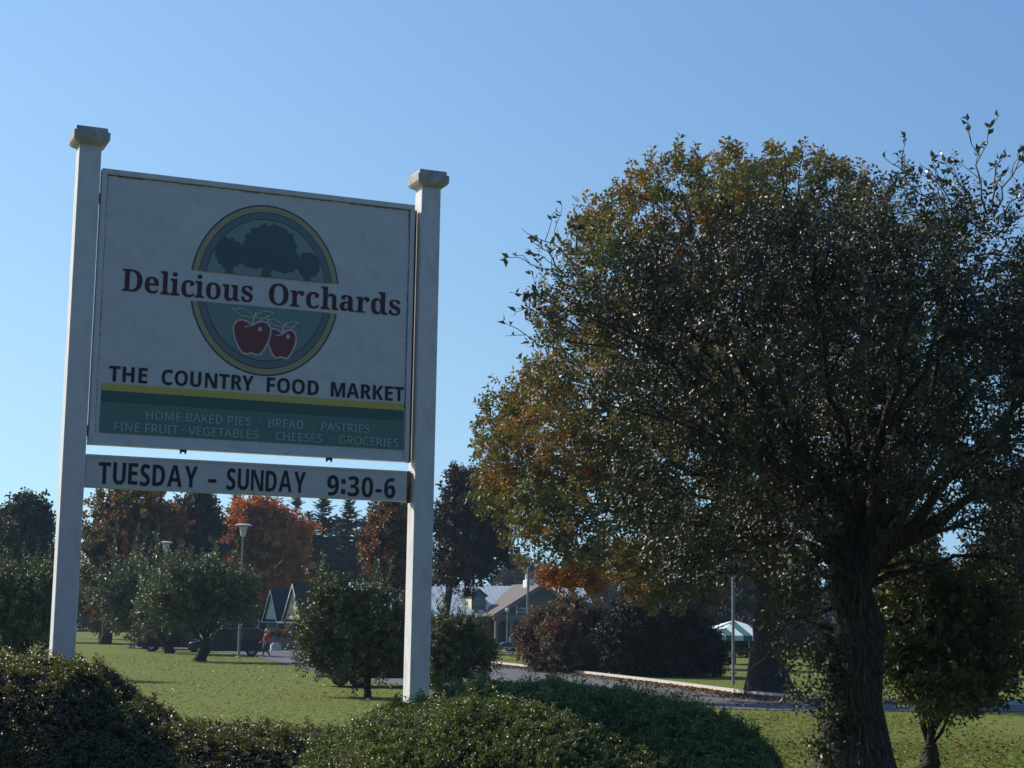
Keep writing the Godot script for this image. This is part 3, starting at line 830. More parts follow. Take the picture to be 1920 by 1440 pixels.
func person(at: Vector3, turn: float) -> void:
	# walks towards its own +z
	var t := thing("person", "person in red jacket, dark knee length skirt and dark leggings walking across the car park", "person", at, turn)
	var V := func(x: float, y: float, z: float) -> Vector3: return Vector3(x, y, z)
	var hipL := Vector3(.09, .88, 0); var hipR := Vector3(-.09, .88, 0)
	var kneeL := Vector3(.095, .48, .14); var kneeR := Vector3(-.095, .47, -.06)
	var ankL := Vector3(.1, .085, .2); var ankR := Vector3(-.1, .1, -.28)
	var shL := Vector3(.18, 1.33, -.01); var shR := Vector3(-.18, 1.33, -.01)
	var elL := Vector3(.24, 1.06, -.09); var elR := Vector3(-.23, 1.07, .07)
	var wrL := Vector3(.22, .86, .06); var wrR := Vector3(-.2, .93, .26)
	var body := [[hipL, kneeL, .085, .055], [hipR, kneeR, .085, .055], [kneeL, ankL, .055, .036], [kneeR, ankR, .055, .036],
		[ankL + Vector3(0, -.04, -.03), ankL + Vector3(0, -.055, .15), .035, .03], [ankR + Vector3(0, -.03, -.03), ankR + Vector3(0, -.07, .13), .035, .03],
		[Vector3(0, .92, 0), Vector3(0, 1.2, .01), .13, .125], [Vector3(0, 1.2, .01), Vector3(0, 1.34, 0), .125, .1], [shL, shR, .07, .07],
		[shL, elL, .055, .042], [shR, elR, .055, .042], [elL, wrL, .042, .028], [elR, wrR, .042, .028],
		[Vector3(0, 1.36, 0), Vector3(0, 1.47, .015), .055, .05], [Vector3(0, 1.53, .03), Vector3(0, 1.57, .0), .075, .095]]
	put("body", field_mesh(body, .022, .03), M.skin, t)
	put("head", field_mesh([[Vector3(0, 1.56, .005), Vector3(0, 1.575, -.01), .094, .096], [Vector3(0, 1.5, .04), Vector3(0, 1.49, .05), .055, .04], [Vector3(0, 1.545, .098), Vector3(0, 1.525, .116), .009, .014], [Vector3(.092, 1.55, 0), Vector3(.094, 1.525, 0), .016, .012], [Vector3(-.092, 1.55, 0), Vector3(-.094, 1.525, 0), .016, .012], [Vector3(-.02, 1.488, .088), Vector3(.02, 1.488, .088), .008, .008]], .01, .02), M.skin, t)
	for sd in [-1.0, 1.0]:
		var e := Builder.new(); e.lathe(PackedVector2Array([Vector2(0, -.009), Vector2(.009, 0), Vector2(0, .009)]), 8); put("eye", e.mesh(), M.black, t, Vector3(sd * .034, 1.557, .094))
	put("hair", field_mesh([[Vector3(0, 1.6, -.015), Vector3(0, 1.57, -.035), .1, .1], [Vector3(.06, 1.57, -.04), Vector3(.055, 1.5, -.05), .05, .04], [Vector3(-.06, 1.57, -.04), Vector3(-.055, 1.5, -.05), .05, .04], [Vector3(0, 1.65, .05), Vector3(0, 1.66, .0), .03, .04]], .013, .03), M.hair, t)
	for hd in [[wrL, Vector3(.0, -1, .25)], [wrR, Vector3(.05, -.6, .8)]]:
		var w: Vector3 = hd[0]; var d: Vector3 = hd[1].normalized(); var side := d.cross(Vector3.UP).normalized(); var pal := side.cross(d)
		var hb := [[w, w + d * .085, .026, .03]]
		for k in 4:
			var root := w + d * .075 + side * (k - 1.5) * .019
			var len: float = [.062, .075, .07, .052][k]
			hb.append([root, root + d * len * .55 - pal * .006, .0095, .009]); hb.append([root + d * len * .55 - pal * .006, root + d * len - pal * .024, .009, .0075])
		hb.append([w + d * .025 + side * .02, w + d * .06 + side * .05 - pal * .01, .012, .01]); hb.append([w + d * .06 + side * .05 - pal * .01, w + d * .09 + side * .052 - pal * .02, .01, .008])
		put("hand", field_mesh(hb, .007, .006), M.skin, t)
	put("jacket", field_mesh([[Vector3(0, .9, 0), Vector3(0, 1.2, .01), .155, .15], [Vector3(0, 1.2, .01), Vector3(0, 1.35, 0), .15, .11], [shL, shR, .09, .09], [shL, elL, .075, .06], [shR, elR, .075, .06], [elL, elL.lerp(wrL, .92), .06, .043], [elR, elR.lerp(wrR, .92), .06, .043], [Vector3(0, 1.37, -.01), Vector3(0, 1.43, .0), .08, .075]], .02, .03), M.red_jacket, t)
	put("skirt", field_mesh([[Vector3(0, .93, 0), Vector3(.0, .7, .03), .165, .17], [Vector3(.06, .85, .02), Vector3(.075, .52, .12), .13, .12], [Vector3(-.06, .85, 0), Vector3(-.075, .52, -.03), .13, .12]], .022, .05), M.charcoal, t)
	put("leggings", field_mesh([[hipL, kneeL, .095, .064], [hipR, kneeR, .095, .064], [kneeL, ankL, .064, .045], [kneeR, ankR, .064, .045]], .02, .02), M.charcoal, t)
	for an in [ankL, ankR]:
		put("shoe", field_mesh([[an + Vector3(0, -.05, -.04), an + Vector3(0, -.058, .16), .042, .036], [an + Vector3(0, -.03, -.02), an + Vector3(0, -.045, .05), .045, .04]], .014, .02), M.shoe, t)

# ------------------------------------------------------------------ buildings
func gable_prism(b: Builder, half: float, eave: float, ridge: float, z0: float, z1: float, over := 0.0, thick := 0.12) -> void:
	# two roof slabs over an x span, ridge along z
	for sd in [-1.0, 1.0]:
		var slope := (ridge - eave) / half
		var A := Vector2(sd * (half + over), eave - over * slope); var B := Vector2(0, ridge)
		var poly := PackedVector2Array([A, B, B + Vector2(0, thick), A + Vector2(0, thick)])
		b.prism(poly, z0, z1)

func market_hall() -> void:
	var peak := at_depth(1017, 1094, 152.0)
	var base := Vector3(peak.x, 0, peak.z)
	var t := thing("market_hall", "long market hall with pale metal roof, brown shingled porch gable and white cupola", "building", base, 0.3)
	var ridge := peak.y; var eave := 3.05
	# local: +z faces the drive, wing front at z = 0, hall behind it running along x
	var b := Builder.new(); b.prism(PackedVector2Array([Vector2(-4.2, 3.0), Vector2(4.2, 3.0), Vector2(4.2, eave + .1), Vector2(0, ridge - .12), Vector2(-4.2, eave + .1)]), -.35, -.15)
	put("gable_wall", b.mesh(), M.green_wall, t)
	b = Builder.new(); gable_prism(b, 4.35, eave, ridge - .1, -9.0, .35, .3, .14)
	var roof := put("porch_roof", b.mesh(), M.shingle, t)
	b = Builder.new()
	for sd in [-1.0, 1.0]:
		b.prism(PackedVector2Array([Vector2(sd * 4.65, eave - .42), Vector2(0, ridge - .32), Vector2(0, ridge - .1), Vector2(sd * 4.65, eave - .2)]), .36, .42)
	put("barge_board", b.mesh(), M.beam, roof)
	b = Builder.new(); b.box(Vector3(0, 2.8, -.2), Vector3(9.0, .45, .4), .02); put("porch_beam", b.mesh(), M.beam, t)
	for k in 7:
		var x := -4.2 + k * 1.4
		b = Builder.new(); b.box(Vector3(x, 1.28, -.2), Vector3(.26, 2.58, .26), .02); put("column", b.mesh(), M.beam, t)
		if k < 6:
			var arch := PackedVector2Array([Vector2(x + .13, 2.575), Vector2(x + .13, 2.0)])
			for m in 9:
				var a := PI - PI * m / 8.0
				arch.append(Vector2(x + .7 + cos(a) * .56, 2.05 + sin(a) * .42))
			arch.append(Vector2(x + 1.27, 2.0)); arch.append(Vector2(x + 1.27, 2.575))
			b = Builder.new(); b.prism(arch, -.26, -.14); put("arch", b.mesh(), M.beam, t)
	b = Builder.new(); b.box(Vector3(0, 4.25, -.12), Vector3(.95, 1.0, .06), .01); var lv := put("louvre", b.mesh(), M.shingle, t)
	for k in 6:
		b = Builder.new(); b.box(Vector3(0, 3.87 + k * .15, -.07), Vector3(.85, .05, .05)); put("slat", b.mesh(), M.beam, lv)
	# the scrolled lettering board above the porch beam
	b = Builder.new()
	for k in 3:
		var x0 := -2.1 + k * 1.45
		var pts := []
		for m in 14: pts.append(Vector2(x0 + m * .1, 3.62 + sin(m * .95) * .07 - absf(m - 6.5) * .008))
		b.prism(line2(pts, .04), -.14, -.08)
	b.box(Vector3(-2.35, 3.45, -.11), Vector3(.13, .8, .06)); b.box(Vector3(2.35, 3.45, -.11), Vector3(.13, .8, .06)); b.box(Vector3(0, 3.28, -.11), Vector3(4.6, .06, .06))
	put("scrolled_trim", b.mesh(), M.trim, t)
	# hall behind: long roof along x
	b = Builder.new(); b.box(Vector3(-4.5, 1.45, -8.6), Vector3(22, 2.9, 8.0)); put("hall_wall", b.mesh(), M.dark_wood, t)
	b = Builder.new()
	for sd in [1.0, -1.0]:
		b.quad(Vector3(-16, 2.95, -8.6 + sd * 5.2), Vector3(7, 2.95, -8.6 + sd * 5.2), Vector3(7, 5.75, -8.6), Vector3(-16, 5.75, -8.6), Vector3(0, 1, 0))
		b.quad(Vector3(-16, 2.8, -8.6 + sd * 5.2), Vector3(7, 2.8, -8.6 + sd * 5.2), Vector3(7, 2.95, -8.6 + sd * 5.2), Vector3(-16, 2.95, -8.6 + sd * 5.2), Vector3(0, 0, sd))
	var hr := put("hall_roof", b.mesh(), M.metal_roof, t)
	b = Builder.new()
	var x := -15.8
	while x < 6.8:
		b.prism(PackedVector2Array([Vector2(3.4, 2.94), Vector2(8.6, 5.74), Vector2(8.6, 5.78), Vector2(3.4, 2.98)]), x - .012, x + .012)
		x += .42
	for k in b.v.size():  # turn the seams from x, y, z into the hall's axes
		var p := b.v[k]; var q := b.n[k]
		b.v[k] = Vector3(p.z, p.y, -p.x); b.n[k] = Vector3(q.z, q.y, -q.x)
	put("seams", b.mesh(), M.metal_roof, hr)
	for xx in [-14.6, -12.4, -10.2, -8.0, -5.8]:
		b = Builder.new(); b.box(Vector3(xx, 1.3, -3.5), Vector3(.16, 2.6, .16)); put("porch_post", b.mesh(), M.dark_wood, t)
	b = Builder.new(); b.box(Vector3(-10.2, 2.65, -3.5), Vector3(12.4, .28, .22)); put("fascia", b.mesh(), M.beam, t)
	for xx in [-4.7, -11.2]:
		# dormer
		var d := Node3D.new(); d.name = "dormer"; d.position = Vector3(xx, 3.75, -4.3); t.add_child(d, true)
		b = Builder.new(); b.prism(PackedVector2Array([Vector2(-.65, -.25), Vector2(.65, -.25), Vector2(.65, .95), Vector2(0, 1.5), Vector2(-.65, .95)]), -3.2, 0); put("cheek_wall", b.mesh(), M.clapboard, d)
		b = Builder.new(); gable_prism(b, .72, .98, 1.56, -3.2, .18, .14, .08); put("dormer_roof", b.mesh(), M.slate, d)
		b = Builder.new(); b.prism(PackedVector2Array([Vector2(-.66, -.24), Vector2(.66, -.24), Vector2(.66, .94), Vector2(0, 1.48), Vector2(-.66, .94)]), .002, .02); put("front_wall", b.mesh(), M.green_wall, d)
		b = Builder.new(); b.box(Vector3(0, .42, .04), Vector3(.8, 1.0, .05), .01); put("window_frame", b.mesh(), M.beam, d)
		b = Builder.new(); b.box(Vector3(0, .66, .066), Vector3(.6, .4, .012)); b.box(Vector3(0, .18, .066), Vector3(.6, .4, .012)); put("pane", b.mesh(), M.pane, d)
	# cupola with a curled vane
	var c := Node3D.new(); c.name = "cupola"; c.position = Vector3(0, ridge - .35, -3.4); t.add_child(c)
	b = Builder.new(); b.box(Vector3(0, .35, 0), Vector3(1.15, .7, 1.15), .02); put("cupola_base", b.mesh(), M.trim, c)
	b = Builder.new(); b.box(Vector3(0, 1.05, 0), Vector3(.85, .72, .85), .02); put("lantern", b.mesh(), M.trim, c)
	b = Builder.new(); b.stack(Vector3(0, 1.41, 0), [[0, .62, .62], [.06, .62, .62], [.25, .35, .35], [.55, .1, .1], [.75, .02, .02]], .01); put("cupola_roof", b.mesh(), M.slate, c)
	for sd in [-1.0, 1.0]:
		b = Builder.new(); b.box(Vector3(0, 1.05, sd * .43), Vector3(.5, .5, .03)); b.box(Vector3(sd * .43, 1.05, 0), Vector3(.03, .5, .5)); put("cupola_louvre", b.mesh(), M.beam, c)
	b = Builder.new(); b.tube(PackedVector3Array([Vector3(0, 2.1, 0), Vector3(0, 2.75, 0)]), PackedFloat32Array([.03, .02]), 5); b.prism(line2([Vector2(-.45, 2.5), Vector2(-.1, 2.55), Vector2(.2, 2.6), Vector2(.4, 2.8)], .05), -.015, .015); put("weather_vane", b.mesh(), M.trim, c)

func gabled_shop() -> void:
	var p := below(545, 1190, 132.0)
	var t := thing("gabled_shop", "dark roofed shop with two pointed cream gables beyond the car park", "building", p, -0.92)
	t.scale = Vector3.ONE * .74
	var b := Builder.new(); b.box(Vector3(0, 1.5, -3.5), Vector3(10, 3.0, 6.9)); put("wall", b.mesh(), M.dark_wood, t)
	b = Builder.new()
	b.prism(PackedVector2Array([Vector2(-.4, 2.9), Vector2(3.5, 6.1), Vector2(7.4, 2.9)]), -5.3, 5.3)
	for m in b.v.size():
		var q := b.v[m]; var n := b.n[m]
		b.v[m] = Vector3(q.z, q.y, -q.x); b.n[m] = Vector3(n.z, n.y, -n.x)
	put("roof", b.mesh(), M.slate, t)
	for g in [[-2.6, 6.15, 1.35], [2.0, 6.75, 1.75]]:
		var d := Node3D.new(); d.name = "gable"; d.position = Vector3(g[0], 0, 0.9); t.add_child(d, true)
		b = Builder.new(); b.prism(PackedVector2Array([Vector2(-g[2], 3.05), Vector2(g[2], 3.05), Vector2(0, g[1])]), -3.2, 0); put("gable_wall", b.mesh(), M.clapboard, d)
		var y := 3.2
		b = Builder.new()
		while y < g[1] - .35:
			var w: float = g[2] * (g[1] - y) / (g[1] - 3.05) - .06
			b.box(Vector3(0, y, .01), Vector3(w * 2, .03, .02)); y += .16
		put("clapboards", b.mesh(), M.clapboard, d)
		b = Builder.new(); gable_prism(b, g[2] + .05, 3.05, g[1] + .06, -3.2, .25, .2, .1); put("gable_roof", b.mesh(), M.slate, d)
		b = Builder.new()
		for sd in [-1.0, 1.0]: b.prism(PackedVector2Array([Vector2(sd * (g[2] + .25), 2.6), Vector2(0, g[1] - .2), Vector2(0, g[1] + .05), Vector2(sd * (g[2] + .25), 2.85)]), .255, .3)
		put("barge_board", b.mesh(), M.trim, d)
	b = Builder.new(); b.box(Vector3(1.0, 2.75, 1.2), Vector3(8.5, .2, 2.2), .02); put("awning", b.mesh(), M.beam, t)
	for x in [-2.9, -1.0, 1.0, 3.0, 5.0]:
		b = Builder.new(); b.box(Vector3(x, 1.33, 2.15), Vector3(.18, 2.66, .18)); put("porch_post", b.mesh(), M.teal, t)

# ------------------------------------------------------------------
func _ready() -> void:
	rng.seed = 77
	# --- camera
	var p := atan((HORIZON - 720.0) / FOCAL)
	var up0 := Vector3(0, cos(p), sin(p)); var ahead := Vector3(0, sin(p), -cos(p))
	cam_right = Vector3.RIGHT * cos(ROLL) + up0 * sin(ROLL)
	cam_up = -Vector3.RIGHT * sin(ROLL) + up0 * cos(ROLL)
	cam_ahead = ahead
	var cam := Camera3D.new(); cam.name = "camera"
	cam.transform = Transform3D(Basis(cam_right, cam_up, -cam_ahead), Vector3(0, EYE, 0))
	cam.fov = rad_to_deg(2.0 * atan(720.0 / FOCAL)); cam.near = 0.1; cam.far = 3000.0
	add_child(cam); cam.current = true
	# --- sky, sun, exposure
	var env := Environment.new()
	var az := deg_to_rad(60.0); var el := deg_to_rad(35.0)      # the sun stands ahead and to the left
	var to_sun := Vector3(-sin(az) * cos(el), sin(el), -cos(az) * cos(el))
	var sky := Sky.new(); var sm := PanoramaSkyMaterial.new()
	sm.panorama = clear_sky(to_sun); sky.sky_material = sm
	env.background_mode = Environment.BG_SKY; env.sky = sky
	env.tonemap_mode = Environment.TONE_MAPPER_LINEAR; env.tonemap_exposure = 1.2
	env.fog_enabled = true; env.fog_density = 0.00025; env.fog_light_color = Color(.8, .9, 1.0)
	env.sdfgi_enabled = true; env.ssao_enabled = true; env.ssil_enabled = true
	var we := WorldEnvironment.new(); we.name = "environment"; we.environment = env; add_child(we)
	var sun := DirectionalLight3D.new(); sun.name = "sun"
	sun.light_color = Color(1.0, .95, .87); sun.light_energy = 1.6; sun.light_angular_distance = 0.53; sun.shadow_enabled = true
	add_child(sun); sun.look_at_from_position(to_sun * 100.0, Vector3.ZERO)
	make_materials()
	ground()
	market_hall()
	gabled_shop()
	build_sign()
	hedges()
	trees()
	yard()

func clear_sky(to_sun: Vector3) -> ImageTexture:
	# clear air: pale at the horizon, deep blue overhead, brighter all round the sun
	var w := 512; var h := 256
	var im := Image.create(w, h, false, Image.FORMAT_RGBF)
	for y in h:
		var up := cos(PI * (y + .5) / h); var flat := sqrt(1.0 - up * up)
		for x in w:
			var a := TAU * (x + .5) / w
			var d := Vector3(sin(a) * flat, up, -cos(a) * flat)
			var e := maxf(up, 0.0)
			var c := Vector3(.045 + .215 * exp(-4.2 * e), .14 + .39 * exp(-4.0 * e), .4 + .36 * exp(-3.0 * e))
			var g := pow(d.dot(to_sun) * .5 + .5, 4.0)
			c *= Vector3(1.0 + 3.8 * g, 1.0 + 2.3 * g, 1.0 + 1.35 * g)
			if up < 0.0: c = c.lerp(Vector3(.1, .11, .08), smoothstep(0.0, .06, -up))
			c /= 1.2
			im.set_pixel(x, y, Color(c.x, c.y, c.z))
	return ImageTexture.create_from_image(im)

func ground() -> void:
	var b := Builder.new()
	var zs := []
	for k in 26: zs.append(30.0 - k * 2.9)
	for k in range(1, 30): zs.append(-42.5 - pow(k / 29.0, 2.0) * 1400.0)
	var nx := 40
	for z in zs:
		for k in nx + 1:
			var x: float = (k / float(nx) - .5) * 2.0
			x = signf(x) * pow(absf(x), 1.6) * 900.0
			b.v.append(Vector3(x, height_at(x, z), z)); b.n.append(Vector3(0, 1, (height_at(x, z - 1) - height_at(x, z + 1)) * .5).normalized())
	for k in zs.size() - 1:
		for m in nx:
			var i0: int = k * (nx + 1) + m
			b.smooth_tri(i0, i0 + 1, i0 + nx + 2); b.smooth_tri(i0, i0 + nx + 2, i0 + nx + 1)
	tag(put("ground", b.mesh(), M.turf), "", "", "", "structure")
	# the drive: near edge from right to left, the car park, then back along the far kerb
	var near := [[2300, 1340], [1920, 1335], [1700, 1334], [1450, 1333], [1150, 1320], [900, 1303], [740, 1284], [620, 1268], [560, 1251], [500, 1237], [440, 1225], [380, 1219], [290, 1215], [230, 1212]]
	var far := [[230, 1207], [450, 1209], [620, 1211], [830, 1217], [880, 1226], [900, 1240], [925, 1246], [960, 1250], [1000, 1254.5], [1100, 1266], [1200, 1278], [1300, 1291], [1400, 1305], [1480, 1312], [1600, 1317], [1800, 1321], [1920, 1323], [2300, 1327]]
	var poly := PackedVector2Array()
	for q in near + far:
		var g := on_ground(q[0], q[1]); poly.append(Vector2(g.x, g.z))
	b = Builder.new()
	var idx := Geometry2D.triangulate_polygon(poly)
	for k in range(0, idx.size(), 3):
		b.tri(Vector3(poly[idx[k]].x, .015, poly[idx[k]].y), Vector3(poly[idx[k + 1]].x, .015, poly[idx[k + 1]].y), Vector3(poly[idx[k + 2]].x, .015, poly[idx[k + 2]].y), Vector3.UP)
	tag(put("driveway", b.mesh(), M.asphalt), "", "", "", "structure")
	# kerb along the far side
	b = Builder.new()
	var line := []
	for k in range(3, far.size()): line.append(on_ground(far[k][0], far[k][1]))
	for k in line.size() - 1:
		var A: Vector3 = line[k]; var B: Vector3 = line[k + 1]; var d := (B - A).normalized(); var o := Vector3(d.z, 0, -d.x)
		if o.z > 0: o = -o
		var h := Vector3(0, .16, 0)
		b.quad(A + h, B + h, B + h + o * .2, A + h + o * .2, Vector3.UP)
		b.quad(A, B, B + h, A + h, -o); b.quad(A + o * .2, B + o * .2, B + h + o * .2, A + h + o * .2, o)
	tag(put("kerb", b.mesh(), M.concrete), "", "", "", "structure")
	b = Builder.new(); b.quad(Vector3(-300, .515, -5.5), Vector3(300, .515, -5.5), Vector3(300, .515, 11), Vector3(-300, .515, 11), Vector3.UP)
	tag(put("road", b.mesh(), M.asphalt), "", "", "", "structure")
	# lawn blades and fallen leaves
	var r := RandomNumberGenerator.new(); r.seed = 8
	var tuft := Builder.new()
	for k in 7:
		var a := r.randf() * TAU; var o := Vector3(cos(a), 0, sin(a)) * r.randf() * .05
		var tip := o + Vector3(r.randf_range(-.035, .035), r.randf_range(.04, .075), r.randf_range(-.035, .035)); var s := Vector3(cos(a + 1.3), 0, sin(a + 1.3)) * .006
		tuft.tri(o - s, tip, o + s)
	var tm := tuft.mesh()
	var frames := []; var colors := PackedColorArray()
	var noise := FastNoiseLite.new(); noise.seed = 4; noise.frequency = .25
	var greens := [Color(.17, .15, .04), Color(.12, .15, .022), Color(.135, .168, .025), Color(.13, .163, .023)]
	var patches := [[3.0, 11.0, 20.0, 44.0, 20000], [-24.0, 1.0, 34.0, 105.0, 26000], [-2.0, 14.0, 44.0, 85.0, 9000]]
	for q in patches:
		for k in q[4]:
			var x := r.randf_range(q[0], q[1]); var z := -lerpf(q[2], q[3], pow(r.randf(), 1.5))
			if Geometry2D.is_point_in_polygon(Vector2(x, z), poly): continue
			frames.append(Transform3D(Basis(Vector3.UP, r.randf() * TAU).scaled(Vector3(1.3, .5, 1.3) * r.randf_range(.4, .85)), Vector3(x, height_at(x, z), z)))
			colors.append(tint(greens, r, clampf(.55 + noise.get_noise_2d(x, z) * .8, 0, .99)))
	var gm := leaf_mat(.6, Color(.5, .6, .15), .3)
	tag(instances("lawn_grass", self, tm, gm, frames, colors), "short mown grass of the lawns beside the drive", "grass", "", "stuff")
	frames = []; colors = PackedColorArray()
	var fl := Builder.new(); add_leaf(fl, Vector3(-.045, .012, 0), Vector3.RIGHT, Vector3.UP, .09, .065, .3, .08)
	var fm := fl.mesh()
	var drop := func(x: float, z: float, y: float, s: float, pal: Array) -> void:
		frames.append(Transform3D(Basis.from_euler(Vector3(r.randf_range(-.5, .5), r.randf() * TAU, r.randf_range(-.5, .5))).scaled(Vector3.ONE * s), Vector3(x, y, z)))
		colors.append(tint(pal, r))
	var browns := [Color(.2, .1, .04), Color(.28, .14, .05), Color(.16, .09, .05)]
	for k in 900:
		var x := r.randf_range(-20, -1); var z := -r.randf_range(46, 105)
		if not Geometry2D.is_point_in_polygon(Vector2(x, z), poly): drop.call(x, z, .06, r.randf_range(.9, 1.7), [Color(.5, .45, .25), Color(.42, .3, .12), Color(.3, .2, .1)])
	for k in 5000:     # drifts in the gutter
		var m := r.randi_range(2, line.size() - 4); var q: Vector3 = line[m].lerp(line[m + 1], r.randf())
		var off := absf(r.randfn(0, 1.0))
		drop.call(q.x - off * .5, q.z + off * .8 + .1, .03, r.randf_range(.9, 1.6), browns)
	for k in 1500:
		var x := r.randf_range(2, 12); var z := -r.randf_range(21, 60)
		drop.call(x, z, height_at(x, z) + .04, r.randf_range(.8, 1.3), browns)
	var lm := leaf_mat(.7, Color(.3, .2, .1), .3)
	tag(instances("fallen_leaves", self, fm, lm, frames, colors), "brown and yellow fallen leaves along the kerb and lawn", "leaves", "", "stuff")

func hedges() -> void:
	var box_leaf := sprig(10, .055, .029, .016, .8, 11, false)
	var yew_leaf := sprig(16, .065, .027, .009, .8, 12, false)
	var bronze := [Color(.13, .105, .066), Color(.15, .13, .072), Color(.13, .132, .066), Color(.115, .126, .058)]
	var yew := [Color(.11, .138, .044), Color(.135, .168, .05), Color(.165, .198, .056), Color(.175, .19, .062)]
	var gz := -11.0
	hedge("clipped_hedge", "tall clipped bronze green hedge with rounded shoulder below the word TUESDAY", [[-6.2, 1.86, 1.1, gz], [-4.6, 1.88, 1.1, gz], [-3.6, 1.88, 1.1, gz], [-3.05, 1.88, 1.1, gz], [-2.72, 1.84, 1.1, gz], [-2.42, 1.62, 1.05, gz], [-2.1, 1.47, .95, gz], [-1.7, 1.45, .95, gz], [-1.2, 1.45, .9, gz]], 58000, box_leaf, bronze, Vector2(.68, 1.1), 61, .12, 2.9)
	hedge("spreading_yew_hedge", "broad shaggy green yew hedge around the post beside the hours 9:30-6", [[-1.42, 1.3, .6, -11.0], [-1.15, 1.42, 1.2, -11.1], [-.7, 1.6, 1.45, -11.2], [-.2, 1.74, 1.45, -11.3], [.3, 1.76, 1.4, -11.3], [.8, 1.7, 1.35, -11.3], [1.2, 1.63, 1.3, -11.3], [1.5, 1.52, 1.2, -11.3], [1.68, 1.38, 1.05, -11.3], [1.79, 1.05, .7, -11.3]], 58000, yew_leaf, yew, Vector2(.68, 1.15), 62, .6, 3.0)

